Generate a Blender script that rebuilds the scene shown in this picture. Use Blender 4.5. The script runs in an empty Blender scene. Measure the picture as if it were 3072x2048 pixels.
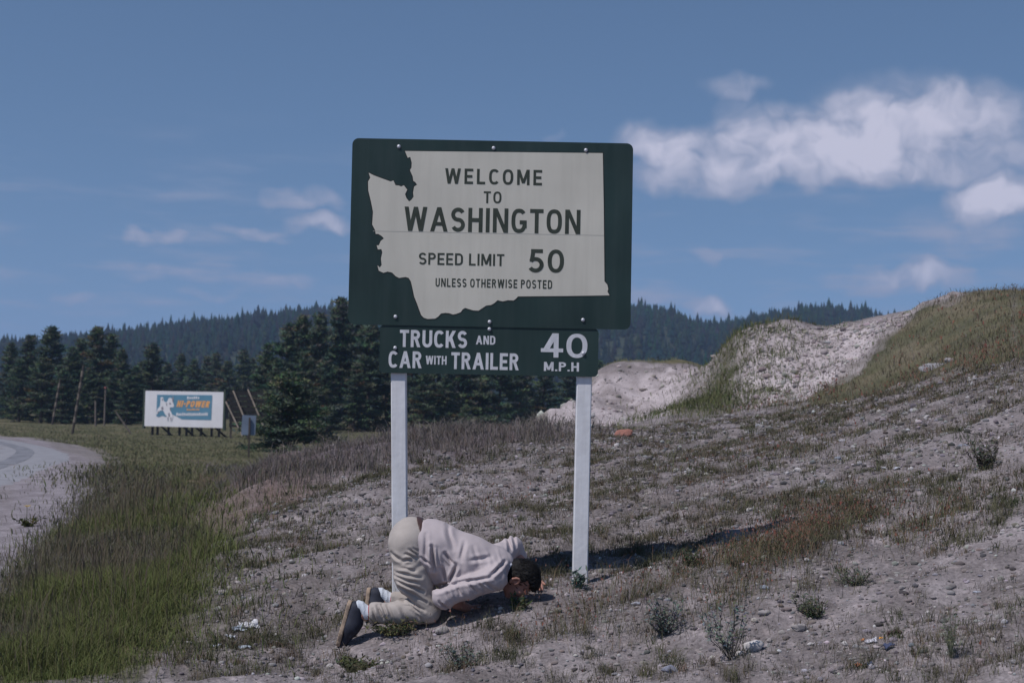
import bpy, bmesh, math, random
import numpy as np
from mathutils import Vector, Matrix
from mathutils.geometry import tessellate_polygon

random.seed(7)
RNG = np.random.default_rng(11)
scene = bpy.context.scene
COL = scene.collection

# ------------------------------------------------------------------ camera
EYE = 1.5
FPX = 4125.0                       # focal length in pixels of the 3072 px wide photograph
PITCH = math.atan((1215 - 1024) / FPX)
ROLL = math.radians(1.1)
CAM_ROT = Matrix.Rotation(math.pi / 2 + PITCH, 4, 'X') @ Matrix.Rotation(ROLL, 4, 'Z')
cam_data = bpy.data.cameras.new('camera')
cam_data.sensor_width = 36.0
cam_data.lens = FPX / 3072 * 36.0
cam_data.clip_start = 0.1
cam_data.clip_end = 8000
cam_data.dof.use_dof = True
cam_data.dof.focus_distance = 8.9
cam_data.dof.aperture_fstop = 4.5
camera = bpy.data.objects.new('camera', cam_data)
COL.objects.link(camera)
camera.matrix_world = Matrix.Translation((0, 0, EYE)) @ CAM_ROT
scene.camera = camera

# ------------------------------------------------------------------ sun, sky, exposure
SUN_TRAVEL = Vector((0.54, 0.40, -1.0)).normalized()
SUN_FROM = -SUN_TRAVEL
SUN_EL = math.asin(SUN_FROM.z)
SUN_AZ = math.atan2(SUN_FROM.x, SUN_FROM.y)
sun_data = bpy.data.lights.new('sun', 'SUN')
sun_data.energy = 3.7
sun_data.angle = math.radians(0.55)
sun_data.color = (1.0, 0.96, 0.945)
sun = bpy.data.objects.new('sun', sun_data)
COL.objects.link(sun)
sun.rotation_euler = SUN_TRAVEL.to_track_quat('-Z', 'Y').to_euler()
sun.location = (-20, -12, 40)

scene.view_settings.view_transform = 'Standard'
scene.view_settings.look = 'None'
scene.view_settings.exposure = -0.2
scene.view_settings.gamma = 1.0
scene.view_settings.use_curve_mapping = False
scene.render.engine = 'CYCLES'
scene.cycles.use_denoising = True
scene.cycles.max_bounces = 6
scene.cycles.diffuse_bounces = 2
scene.cycles.volume_bounces = 1
scene.cycles.transparent_max_bounces = 6

_R = np.array(CAM_ROT.to_3x3())


def ray(u, v):
    d = _R @ np.array([(u - 1536) / FPX, -(v - 1024) / FPX, -1.0])
    return d / np.linalg.norm(d)


def P(u, v, y):
    """World point seen at photo pixel (u, v) that lies y metres ahead."""
    d = ray(u, v)
    return np.array([0, 0, EYE]) + d * (y / d[1])


def nd(nt, typ, **kw):
    n = nt.nodes.new(typ)
    for k, val in kw.items():
        setattr(n, k, val)
    return n


def lk(nt, a, b):
    nt.links.new(a, b)


def math_node(nt, op, a, b=None, c=None, clamp=False):
    n = nd(nt, 'ShaderNodeMath', operation=op)
    n.use_clamp = clamp
    for i, x in enumerate((a, b, c)):
        if x is None:
            continue
        if isinstance(x, (int, float)):
            n.inputs[i].default_value = x
        else:
            lk(nt, x, n.inputs[i])
    return n.outputs[0]


def build_world():
    w = bpy.data.worlds.new('World')
    scene.world = w
    w.use_nodes = True
    w.cycles.sampling_method = 'NONE'
    nt = w.node_tree
    nt.nodes.clear()
    out = nd(nt, 'ShaderNodeOutputWorld')
    bg = nd(nt, 'ShaderNodeBackground')
    bg.inputs['Strength'].default_value = 0.108
    lk(nt, bg.outputs[0], out.inputs[0])
    sky = nd(nt, 'ShaderNodeTexSky', sky_type='NISHITA')
    sky.sun_disc = False
    sky.sun_elevation = SUN_EL
    sky.sun_rotation = SUN_AZ
    sky.altitude = 1500
    sky.air_density = 0.85
    sky.dust_density = 0.1
    sky.ozone_density = 4.0
    tcs = nd(nt, 'ShaderNodeTexCoord')
    lift = nd(nt, 'ShaderNodeVectorMath', operation='MULTIPLY_ADD')
    lk(nt, tcs.outputs['Generated'], lift.inputs[0])
    lift.inputs[1].default_value = (1, 1, .75)
    lift.inputs[2].default_value = (0, 0, .125)
    ln = nd(nt, 'ShaderNodeVectorMath', operation='NORMALIZE')
    lk(nt, lift.outputs[0], ln.inputs[0])
    lk(nt, ln.outputs[0], sky.inputs['Vector'])
    tint = nd(nt, 'ShaderNodeMix', data_type='RGBA', blend_type='MULTIPLY')
    tint.inputs['Factor'].default_value = 1.0
    lk(nt, sky.outputs[0], tint.inputs['A'])
    tint.inputs['B'].default_value = SKY_TINT
    # clouds, laid out by direction (azimuth, elevation), the same set going on all round
    tc = nd(nt, 'ShaderNodeTexCoord')
    nrm = nd(nt, 'ShaderNodeVectorMath', operation='NORMALIZE')
    lk(nt, tc.outputs['Generated'], nrm.inputs[0])
    sep = nd(nt, 'ShaderNodeSeparateXYZ')
    lk(nt, nrm.outputs[0], sep.inputs[0])
    az = math_node(nt, 'ARCTAN2', sep.outputs[0], sep.outputs[1])
    el = math_node(nt, 'ARCSINE', sep.outputs[2])
    azw = math_node(nt, 'WRAP', az, math.radians(30), math.radians(-30))
    comb = nd(nt, 'ShaderNodeCombineXYZ')
    lk(nt, azw, comb.inputs[0])
    lk(nt, el, comb.inputs[1])
    def noise(scale, detail, rough, vec):
        n = nd(nt, 'ShaderNodeTexNoise', noise_dimensions='2D')
        n.inputs['Scale'].default_value = scale
        n.inputs['Detail'].default_value = detail
        n.inputs['Roughness'].default_value = rough
        lk(nt, vec, n.inputs['Vector'])
        return n
    def warp(vec, scale, amt, detail):
        n = noise(scale, detail, 0.55, vec)
        s = nd(nt, 'ShaderNodeVectorMath', operation='SUBTRACT')
        lk(nt, n.outputs['Color'], s.inputs[0])
        s.inputs[1].default_value = (0.5, 0.5, 0.5)
        m = nd(nt, 'ShaderNodeVectorMath', operation='MULTIPLY')
        lk(nt, s.outputs[0], m.inputs[0])
        m.inputs[1].default_value = (amt * 1.4, amt, 0)
        a = nd(nt, 'ShaderNodeVectorMath', operation='ADD')
        lk(nt, vec, a.inputs[0])
        lk(nt, m.outputs[0], a.inputs[1])
        return a.outputs[0]
    vec = warp(comb.outputs[0], 24, 0.026, 2.5)
    total = None
    for (u, v, ru, rv, st) in CLOUDS:
        d = ray(u, v)
        a0, e0 = math.atan2(d[0], d[1]), math.asin(d[2])
        kx, ky = FPX / (ru * 1.5), FPX / (rv * 1.5)
        m = nd(nt, 'ShaderNodeVectorMath', operation='MULTIPLY_ADD')
        lk(nt, vec, m.inputs[0])
        m.inputs[1].default_value = (kx, ky, 0)
        m.inputs[2].default_value = (-a0 * kx, -e0 * ky, 0)
        dt = nd(nt, 'ShaderNodeVectorMath', operation='DOT_PRODUCT')
        lk(nt, m.outputs[0], dt.inputs[0])
        lk(nt, m.outputs[0], dt.inputs[1])
        g = math_node(nt, 'MULTIPLY_ADD', dt.outputs['Value'], -st, st, clamp=True)
        total = g if total is None else math_node(nt, 'ADD', total, g)
    body = noise(42, 3, 0.5, vec)
    k = math_node(nt, 'MULTIPLY_ADD', body.outputs['Fac'], 1.7, 0.15)
    dens = math_node(nt, 'MULTIPLY', total, k)
    # thin streaks low in the sky
    st_map = nd(nt, 'ShaderNodeVectorMath', operation='MULTIPLY')
    lk(nt, comb.outputs[0], st_map.inputs[0])
    st_map.inputs[1].default_value = (7, 42, 1)
    streak = noise(1.6, 3, 0.55, st_map.outputs[0])
    sfac = math_node(nt, 'MULTIPLY_ADD', streak.outputs['Fac'], 2.2, -0.95, clamp=True)
    low = nd(nt, 'ShaderNodeMapRange', interpolation_type='SMOOTHSTEP')
    lk(nt, el, low.inputs[0])
    low.inputs[1].default_value = math.radians(14)
    low.inputs[2].default_value = math.radians(5.0)
    low.inputs[3].default_value = 0.0
    low.inputs[4].default_value = 0.75
    thin = math_node(nt, 'MULTIPLY', sfac, low.outputs[0])
    dens2 = math_node(nt, 'ADD', dens, thin, clamp=True)
    sm = nd(nt, 'ShaderNodeMapRange', interpolation_type='SMOOTHSTEP')
    lk(nt, dens2, sm.inputs[0])
    sm.inputs[1].default_value = 0.0
    sm.inputs[2].default_value = 0.85
    sm.inputs[3].default_value = 0.0
    sm.inputs[4].default_value = 0.92
    cm = nd(nt, 'ShaderNodeMix', data_type='RGBA', blend_type='MIX')
    lit = nd(nt, 'ShaderNodeMapRange', interpolation_type='SMOOTHSTEP')
    lk(nt, dens, lit.inputs[0])
    lit.inputs[1].default_value = .35
    lit.inputs[2].default_value = 1.5
    lk(nt, lit.outputs[0], cm.inputs['Factor'])
    cm.inputs['A'].default_value = (*CLOUD_DARK, 1)
    cm.inputs['B'].default_value = (*CLOUD_LIGHT, 1)
    mix = nd(nt, 'ShaderNodeMix', data_type='RGBA', blend_type='MIX')
    lk(nt, sm.outputs[0], mix.inputs['Factor'])
    lk(nt, tint.outputs['Result'], mix.inputs['A'])
    lk(nt, cm.outputs['Result'], mix.inputs['B'])
    lk(nt, mix.outputs['Result'], bg.inputs['Color'])


SKY_TINT = (1.03, 1.05, .99, 1)
CLOUD_DARK = (3.1, 3.6, 5.1)
CLOUD_LIGHT = (6.7, 6.6, 8.0)
CLOUDS = [
    (1962, 427, 100, 50, .8), (2097, 535, 170, 45, .8), (2178, 440, 190, 62, .7), (2341, 365, 92, 55, .75),
    (2422, 460, 200, 70, .6), (2573, 416, 110, 68, .8), (2503, 503, 190, 52, .55), (2719, 335, 240, 95, .60),
    (2880, 390, 210, 105, .60), (2800, 503, 210, 52, .55), (2540, 303, 70, 36, .42), (2206, 254, 85, 25, .5),
    (2206, 330, 46, 44, .42), (2963, 611, 90, 42, .9), (3030, 590, 80, 48, .9), (2909, 690, 140, 56, .45),
    (2773, 822, 100, 30, .75), (2611, 838, 120, 32, .5), (2108, 768, 44, 21, .45), (2146, 914, 66, 27, .8),
    (1962, 876, 120, 32, .42), (912, 596, 92, 27, .62), (973, 676, 92, 23, .68), (748, 695, 80, 17, .55),
    (407, 713, 50, 17, .52), (510, 704, 32, 16, .5), (515, 812, 160, 24, .42), (865, 844, 100, 22, .5),
    (225, 903, 50, 16, .42), (631, 872, 60, 15, .4), (1650, 415, 30, 10, .3),
]
build_world()


# ------------------------------------------------------------------ helpers
def tag(o, label=None, cat=None, group=None, kind=None):
    if label: o['label'] = label
    if cat: o['category'] = cat
    if group: o['group'] = group
    if kind: o['kind'] = kind
    return o


def empty(name, loc=(0, 0, 0), label=None, cat=None, group=None):
    o = bpy.data.objects.new(name, None)
    o.empty_display_size = 0.2
    COL.objects.link(o)
    o.location = loc
    return tag(o, label, cat, group)


def mesh_data(name, V, F, mats=(), smooth=False, color=None, cname='tint', mat_idx=None):
    V = np.asarray(V, dtype=np.float32).reshape(-1, 3)
    me = bpy.data.meshes.new(name)
    if isinstance(F, np.ndarray):
        n, k = F.shape
        me.vertices.add(len(V)); me.vertices.foreach_set('co', V.ravel())
        me.loops.add(n * k); me.loops.foreach_set('vertex_index', F.astype(np.int32).ravel())
        me.polygons.add(n); me.polygons.foreach_set('loop_start', np.arange(0, n * k, k, dtype=np.int32))
        me.update(calc_edges=True)
    else:
        me.from_pydata(V.tolist(), [], [list(f) for f in F])
    if color is not None:
        c = np.asarray(color, dtype=np.float32)
        if c.shape[1] == 3:
            c = np.concatenate([c, np.ones((len(c), 1), np.float32)], 1)
        a = me.color_attributes.new(cname, 'FLOAT_COLOR', 'POINT')
        a.data.foreach_set('color', c.ravel())
    for m in mats:
        me.materials.append(m)
    if smooth:
        me.polygons.foreach_set('use_smooth', np.ones(len(me.polygons), dtype=bool))
    if mat_idx is not None:
        me.polygons.foreach_set('material_index', np.asarray(mat_idx, dtype=np.int32))
    me.update()
    return me


def link(name, me, parent=None, loc=(0, 0, 0), rot=(0, 0, 0)):
    o = bpy.data.objects.new(name, me)
    COL.objects.link(o)
    o.location = loc
    o.rotation_euler = rot
    if parent is not None:
        o.parent = parent
    return o


_T2 = RNG.random((256, 256)).astype(np.float32)
_T3 = RNG.random((32, 32, 32)).astype(np.float32)


def vn2(x, y, seed=0):
    x = np.asarray(x, dtype=np.float64) + seed * 17.31
    y = np.asarray(y, dtype=np.float64) + seed * 9.73
    xi = np.floor(x).astype(np.int64); yi = np.floor(y).astype(np.int64)
    fx = x - xi; fy = y - yi
    fx = fx * fx * (3 - 2 * fx); fy = fy * fy * (3 - 2 * fy)
    a = _T2[xi & 255, yi & 255]; b = _T2[(xi + 1) & 255, yi & 255]
    c = _T2[xi & 255, (yi + 1) & 255]; d = _T2[(xi + 1) & 255, (yi + 1) & 255]
    return (a * (1 - fx) + b * fx) * (1 - fy) + (c * (1 - fx) + d * fx) * fy


def fbm2(x, y, seed=0, oct=4):
    s = 0; amp = 0.5; tot = 0
    for i in range(oct):
        s = s + amp * vn2(x * 2 ** i, y * 2 ** i, seed + i * 3); tot += amp; amp *= 0.5
    return s / tot


def vn3(p, seed=0):
    p = p + seed * np.array([3.17, 7.91, 5.33])
    i = np.floor(p).astype(np.int64); f = p - i; f = f * f * (3 - 2 * f)
    r = 0
    for dx in (0, 1):
        wx = f[:, 0] if dx else 1 - f[:, 0]
        for dy in (0, 1):
            wy = f[:, 1] if dy else 1 - f[:, 1]
            for dz in (0, 1):
                wz = f[:, 2] if dz else 1 - f[:, 2]
                r = r + wx * wy * wz * _T3[(i[:, 0] + dx) & 31, (i[:, 1] + dy) & 31, (i[:, 2] + dz) & 31]
    return r


# ------------------------------------------------------------------ materials
def mat_basic(name, color, rough=0.8, metallic=0.0, noise=0.0, nscale=20.0, bump=0.0, bscale=60.0, spec=0.3):
    m = bpy.data.materials.new(name)
    m.use_nodes = True
    nt = m.node_tree
    b = nt.nodes['Principled BSDF']
    b.inputs['Roughness'].default_value = rough
    b.inputs['Metallic'].default_value = metallic
    b.inputs['Specular IOR Level'].default_value = spec
    b.inputs['Base Color'].default_value = (*color, 1)
    if noise or bump:
        tc = nd(nt, 'ShaderNodeTexCoord')
    if noise:
        n = nd(nt, 'ShaderNodeTexNoise')
        n.inputs['Scale'].default_value = nscale
        n.inputs['Detail'].default_value = 6
        lk(nt, tc.outputs['Object'], n.inputs['Vector'])
        mr = nd(nt, 'ShaderNodeMapRange')
        mr.inputs[1].default_value = 0.3; mr.inputs[2].default_value = 0.7
        mr.inputs[3].default_value = 1 - noise; mr.inputs[4].default_value = 1 + noise
        lk(nt, n.outputs['Fac'], mr.inputs[0])
        mx = nd(nt, 'ShaderNodeMix', data_type='RGBA', blend_type='MULTIPLY')
        mx.inputs['Factor'].default_value = 1
        mx.inputs['A'].default_value = (*color, 1)
        lk(nt, mr.outputs[0], mx.inputs['B'])
        lk(nt, mx.outputs['Result'], b.inputs['Base Color'])
    if bump:
        n2 = nd(nt, 'ShaderNodeTexNoise')
        n2.inputs['Scale'].default_value = bscale
        n2.inputs['Detail'].default_value = 5
        lk(nt, tc.outputs['Object'], n2.inputs['Vector'])
        bp = nd(nt, 'ShaderNodeBump')
        bp.inputs['Strength'].default_value = bump
        bp.inputs['Distance'].default_value = 0.02
        lk(nt, n2.outputs['Fac'], bp.inputs['Height'])
        lk(nt, bp.outputs[0], b.inputs['Normal'])
    return m


def weather(m, amount=.25, scale=(26, 26, 1.6), dark=(.3, .28, .25)):
    """Vertical dirt streaks over a painted surface."""
    nt = m.node_tree
    b = nt.nodes['Principled BSDF']
    tc = nd(nt, 'ShaderNodeTexCoord')
    mp = nd(nt, 'ShaderNodeVectorMath', operation='MULTIPLY')
    mp.inputs[1].default_value = scale
    lk(nt, tc.outputs['Object'], mp.inputs[0])
    n = nd(nt, 'ShaderNodeTexNoise')
    n.inputs['Scale'].default_value = 1.0; n.inputs['Detail'].default_value = 4; n.inputs['Roughness'].default_value = .65
    lk(nt, mp.outputs[0], n.inputs['Vector'])
    mr = nd(nt, 'ShaderNodeMapRange')
    mr.inputs[1].default_value = .42; mr.inputs[2].default_value = .75; mr.inputs[3].default_value = 0; mr.inputs[4].default_value = amount
    lk(nt, n.outputs['Fac'], mr.inputs[0])
    mx = nd(nt, 'ShaderNodeMix', data_type='RGBA', blend_type='MIX')
    lk(nt, mr.outputs[0], mx.inputs['Factor'])
    inp = b.inputs['Base Color']
    if inp.is_linked:
        lk(nt, inp.links[0].from_socket, mx.inputs['A'])
    else:
        mx.inputs['A'].default_value = inp.default_value
    mx.inputs['B'].default_value = (*dark, 1)
    lk(nt, mx.outputs['Result'], inp)
    return m


def mat_tint(name, translucent=0.25, rough=0.7, up=0.0):
    """Colour comes from the per-blade / per-leaf 'tint' attribute."""
    m = bpy.data.materials.new(name)
    m.use_nodes = True
    nt = m.node_tree
    nt.nodes.clear()
    out = nd(nt, 'ShaderNodeOutputMaterial')
    at = nd(nt, 'ShaderNodeAttribute', attribute_name='tint')
    d = nd(nt, 'ShaderNodeBsdfDiffuse')
    d.inputs['Roughness'].default_value = rough
    t = nd(nt, 'ShaderNodeBsdfTranslucent')
    lk(nt, at.outputs['Color'], d.inputs[0])
    lk(nt, at.outputs['Color'], t.inputs[0])
    if up:   # soft foliage normals: thin leaves at every angle catch the light from above
        g = nd(nt, 'ShaderNodeNewGeometry')
        vm = nd(nt, 'ShaderNodeVectorMath', operation='MULTIPLY_ADD')
        lk(nt, g.outputs['Normal'], vm.inputs[0])
        vm.inputs[1].default_value = (1 - up,) * 3
        vm.inputs[2].default_value = (0, 0, up)
        nm = nd(nt, 'ShaderNodeVectorMath', operation='NORMALIZE')
        lk(nt, vm.outputs[0], nm.inputs[0])
        lk(nt, nm.outputs[0], d.inputs['Normal'])
    mx = nd(nt, 'ShaderNodeMixShader')
    mx.inputs[0].default_value = translucent
    lk(nt, d.outputs[0], mx.inputs[1]); lk(nt, t.outputs[0], mx.inputs[2])
    lk(nt, mx.outputs[0], out.inputs[0])
    return m


M_LEAF = mat_tint('leaf', 0.2, up=.45)
M_BLADE = mat_tint('blade', 0.15, up=.6)
M_STONE = mat_tint('stone', 0.0)
M_BARK = mat_basic('bark', (0.10, 0.075, 0.06), 0.9, noise=0.35, nscale=6, bump=0.6, bscale=12)

# ------------------------------------------------------------------ terrain
def warp_xy(x, y):
    r = np.hypot(x, y) + 1e-9
    k = np.log1p(r / 4.0) / r
    return x * k, y * k


CTRL_PIX = [  # (u, v, metres ahead): where the ground is seen
    (60, 2040, 7.2), (60, 1850, 9.3), (60, 1750, 10.9), (500, 2040, 7.3), (900, 2040, 7.4), (1300, 2040, 7.4),
    (1536, 2040, 7.4), (2000, 2040, 7.1), (2500, 2040, 6.65), (3000, 2040, 6.2),
    (1020, 1938, 8.36), (1150, 1905, 8.36), (1300, 1874, 8.36), (1440, 1835, 8.40), (1580, 1803, 8.45), (1680, 1775, 8.7),
    (1200, 1775, 8.95), (1740, 1757, 8.95), (1450, 1765, 8.95),
    (640, 1750, 10), (640, 1900, 8.5), (300, 1650, 13), (400, 1400, 28), (600, 1500, 19), (900, 1600, 12.2),
    (2200, 1600, 9.8), (2600, 1500, 10.2), (2950, 1500, 9.4), (2950, 1700, 8.0), (2500, 1750, 8.25), (2000, 1800, 8.45),
    (1500, 1500, 12.5), (1500, 1380, 15.5), (1640, 1268, 18.5), (1300, 1302, 18), (1000, 1340, 17.5), (800, 1385, 17),
    (700, 1450, 17), (2000, 1400, 14), (1950, 1300, 18), (2450, 1230, 20), (2950, 1300, 11.8), (2950, 1150, 14.8),
    (2700, 1150, 21), (2950, 1000, 22), (3000, 872, 26), (2850, 885, 27), (2760, 912, 28),
    # gravel piles
    (2190, 1020, 30), (2270, 978, 30), (2340, 962, 30), (2470, 977, 30), (2600, 957, 30), (2700, 938, 29),
    (2180, 1240, 24), (2320, 1222, 23), (2500, 1195, 23), (2650, 1165, 22.5), (2420, 1090, 27),
    (1830, 1118, 36), (1950, 1103, 36), (2090, 1090, 35), (1650, 1255, 31), (1740, 1185, 34), (1800, 1258, 27),
    (1950, 1258, 25), (1900, 1190, 31), (2120, 1165, 29), (2150, 1095, 32), (2060, 1215, 27),
    # the field
    (420, 1340, 55), (520, 1350, 55), (600, 1400, 35), (640, 1440, 24), (745, 1372, 50), (400, 1308, 85), (250, 1335, 55),
]
CTRL_XYZ = [
    (0, 0, 0), (-3, 0, 0), (3, 0, .25), (-3, 4, 0), (0, 4.5, 0), (3, 4, .3), (0, -10, 0), (10, 0, 1.5), (12, -10, 2), (-10, 0, 0),
    (-10, -12, 0), (8, 5, 1.4), (14, 15, 3.5), (15, 30, 3.4), (30, 30, 3.0), (40, 10, 3.0), (60, 60, 0.5), (30, -30, 2),
    (-7, 10, 0), (-9.2, 25.5, 0), (-11, 34, 0), (-18, 49.5, 0), (-14, 10, 0), (-16, 25, 0), (-20, 35, 0), (-30, 50, -.1), (-60, 70, -.5),
    (-25, 20, 0), (-40, 30, -.2),
    # behind the crests
    (-3, 23, .35), (-1.2, 24, .4), (0.5, 24.5, .6), (-4, 22, -.1), (-3, 32, -.6), (1, 33, .2), (1, 42, -.6), (5, 44, .6), (9, 40, 1.6),
    (3, 40, 0.6), (12, 44, 1.2), (5.5, 35, 2.2), (8, 36, 2.4), (-6, 40, -.8), (-5, 55, -.95), (4, 58, -.9), (14, 60, -.5), (20, 40, 2),
]
for a in range(0, 360, 30):
    for rr in (90, 180, 600, 3000):
        s, c = math.sin(math.radians(a)), math.cos(math.radians(a))
        if rr == 90 and 40 < a < 140:
            continue
        CTRL_XYZ.append((rr * s, rr * c, -1.0))
_C = np.array([P(*c) for c in CTRL_PIX] + [np.array(c, float) for c in CTRL_XYZ])
_cx, _cy = warp_xy(_C[:, 0], _C[:, 1])
_MQ = 0.05
_n = len(_C)
_A = np.zeros((_n + 1, _n + 1))
_A[:_n, :_n] = -np.sqrt((_cx[:, None] - _cx) ** 2 + (_cy[:, None] - _cy) ** 2 + _MQ ** 2)
_A[:_n, :_n] += np.eye(_n) * 0.0002
_A[:_n, _n] = 1; _A[_n, :_n] = 1
_W = np.linalg.solve(_A, np.append(_C[:, 2], 0))


def H0(x, y):
    x = np.atleast_1d(np.asarray(x, float)); y = np.atleast_1d(np.asarray(y, float))
    out = np.empty(x.size)
    wx, wy = warp_xy(x.ravel(), y.ravel())
    for i in range(0, x.size, 20000):
        s = slice(i, i + 20000)
        out[s] = -np.sqrt((wx[s, None] - _cx) ** 2 + (wy[s, None] - _cy) ** 2 + _MQ ** 2) @ _W[:_n] + _W[_n]
    return out.reshape(x.shape)


def hit(u, v, tmax=260):
    """World (x, y) where the sight line through a photo pixel meets the ground."""
    d = ray(u, v)
    t = 4.0 * np.exp(np.linspace(0, math.log(tmax / 4.0), 700))
    z = EYE + d[2] * t - H0(d[0] * t, d[1] * t)
    k = np.where(z < 0)[0]
    if len(k) == 0:
        return np.array([d[0], d[1]]) * tmax
    k = k[0]
    if k == 0:
        return np.array([d[0], d[1]]) * t[0]
    a = z[k - 1] / (z[k - 1] - z[k])
    tt = t[k - 1] + a * (t[k] - t[k - 1])
    return np.array([d[0] * tt, d[1] * tt])


def pip(x, y, poly):
    x = np.asarray(x); y = np.asarray(y)
    inside = np.zeros(x.shape, bool)
    n = len(poly)
    for i in range(n):
        x0, y0 = poly[i]; x1, y1 = poly[(i + 1) % n]
        if y0 == y1:
            continue
        c = ((y0 > y) != (y1 > y)) & (x < (x1 - x0) * (y - y0) / (y1 - y0) + x0)
        inside ^= c
    return inside


def zone(pix):
    return np.array([hit(u, v) for u, v in pix])


Z_VERGE = zone([(385, 1402), (440, 1405), (490, 1440), (545, 1500), (585, 1570), (600, 1690), (575, 1770), (560, 1850), (535, 1930),
                (455, 1990), (425, 2046), (-60, 2046), (-60, 1890), (60, 1835), (150, 1735), (260, 1645), (345, 1565), (405, 1490)])
Z_SHOULDER = zone([(-60, 1300), (50, 1312), (130, 1317), (230, 1338), (330, 1374), (374, 1405), (380, 1432), (398, 1455), (405, 1485), (345, 1560), (260, 1640),
                   (150, 1730), (60, 1830), (-60, 1885)])
Z_PURPLE = zone([(720, 1400), (800, 1388), (1000, 1343), (1300, 1305), (1500, 1288), (1640, 1270), (1760, 1300), (1500, 1330), (1250, 1392),
                 (1000, 1430), (850, 1455), (700, 1455)])
Z_RUST = zone([(600, 1430), (700, 1425), (880, 1450), (1000, 1445), (900, 1500), (780, 1560), (700, 1620), (620, 1590), (600, 1500)])
Z_BANK = zone([(2420, 1205), (2500, 1150), (2600, 1060), (2700, 975), (2760, 925), (2850, 895), (3120, 870), (3120, 1075), (2900, 1120), (2700, 1160)])
Z_GULLY = zone([(1990, 1240), (2060, 1180), (2110, 1105), (2190, 1040), (2270, 1000), (2300, 1030), (2230, 1110), (2180, 1170), (2200, 1230), (2080, 1245)])
Z_PILE1 = zone([(1650, 1256), (1730, 1195), (1830, 1122), (1950, 1107), (2088, 1094), (2110, 1110), (2040, 1180), (1960, 1258)])
Z_PILE2 = zone([(2200, 1022), (2270, 982), (2340, 966), (2470, 981), (2600, 961), (2720, 936), (2700, 975), (2600, 1060), (2500, 1150), (2420, 1205), (2190, 1238), (2180, 1170), (2260, 1080)])
Z_REDS = [zone(z) for z in (
    [(2100, 1640), (2350, 1560), (2700, 1540), (2760, 1600), (2500, 1680), (2300, 1720), (2080, 1720)],
    [(1760, 1770), (2050, 1700), (2300, 1690), (2400, 1780), (2200, 1800), (1950, 1850), (1760, 1850)],
    [(2180, 1380), (2340, 1350), (2360, 1410), (2200, 1450)],
    [(1420, 1510), (1560, 1490), (1620, 1540), (1460, 1560)],
    [(2330, 1200), (2520, 1160), (2560, 1200), (2380, 1225)],
    [(2750, 1130), (3050, 1020), (3050, 1090), (2800, 1170)],
    [(1600, 1800), (1760, 1790), (1700, 1850), (1500, 1870)],
    [(2950, 1930), (3060, 1900), (3060, 2000), (2900, 2010)],
    [(2850, 960), (3050, 900), (3050, 980), (2880, 1020)])]


def zones_at(x, y):
    """Kinds of ground at world points: plant cover, pale fresh gravel, road shoulder, purple and rust tints."""
    r = np.hypot(x, y)
    s = np.clip(r / 10, .5, 6)
    def soft(poly, amt):
        m = 0
        for i, (k, a) in enumerate(((.5, .9), (.5, 1.6), (.16, .8), (1.1, 1.8))):
            jx = (fbm2(x / (k * s), y / (k * s), 3 + 20 * i, 3) - .5) * a * s
            jy = (fbm2(x / (k * s), y / (k * s), 8 + 20 * i, 3) - .5) * a * s
            m = m + pip(x + jx, y + jy, poly)
        return m / 4.
    veg = soft(Z_VERGE, 1)
    veg = np.maximum(veg, soft(Z_GULLY, 1) * .75)
    veg = np.maximum(veg, soft(Z_BANK, 1) * .85)
    far = ((r > 34) & ((x < 12) | (r > 60))) | ((y > 19) & (x < 2))
    veg = np.maximum(veg, far * .9)
    behind = (y < 6) & (x < 1) & (x > -3.5)
    veg = np.maximum(veg, behind * .9)
    pale = np.maximum(soft(Z_PILE1, 1), soft(Z_PILE2, 1))
    sh = soft(Z_SHOULDER, 1)
    road_side = (x < -3.6) & (y < 9)
    sh = np.maximum(sh, road_side * 1.0)
    veg = veg * (1 - sh) * (1 - pale)
    purple = soft(Z_PURPLE, 1)
    rust = soft(Z_RUST, 1)
    return veg, pale, sh, purple, rust


def relief(x, y, veg, pale, sh):
    r = np.hypot(x, y)
    slope = 1 - np.clip(sh, 0, 1) * .85
    near = np.clip((70 - r) / 40, 0, 1)
    d = (fbm2(x / .9, y / .9, 21, 3) - .5) * .10
    d = d + (fbm2(x / .24, y / .24, 31, 4) - .5) * .085
    d = d + (vn2(x / .055, y / .055, 41) - .5) * .012
    d = d + pale * (-np.abs(vn2(x / .55 + y * .12, y / 3.2, 57) - .5) * .30 - np.abs(vn2(x / .23, y / 1.3, 58) - .5) * .10 + (fbm2(x / 1.1 + y * .35, y / 2.6, 51, 4) - .5) * .34 + (fbm2(x / .45, y / .6, 55, 2) - .5) * .16)
    # little slips running down the slope
    al, ac = x * .84 + y * .54, -x * .54 + y * .84
    d = d + (1 - veg) * (1 - pale) * (vn2(al / 1.1, ac / .26, 61) - .5) * .085
    flat = np.exp(-((x + .25) ** 2 / 1.1 + (y - 8.62) ** 2 / .28))
    return d * slope * near * (1 - .85 * flat)


def ground_z(x, y):
    x = np.atleast_1d(np.asarray(x, float)); y = np.atleast_1d(np.asarray(y, float))
    veg, pale, sh, pu, ru = zones_at(x, y)
    return H0(x, y) + relief(x, y, veg, pale, sh)


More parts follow.
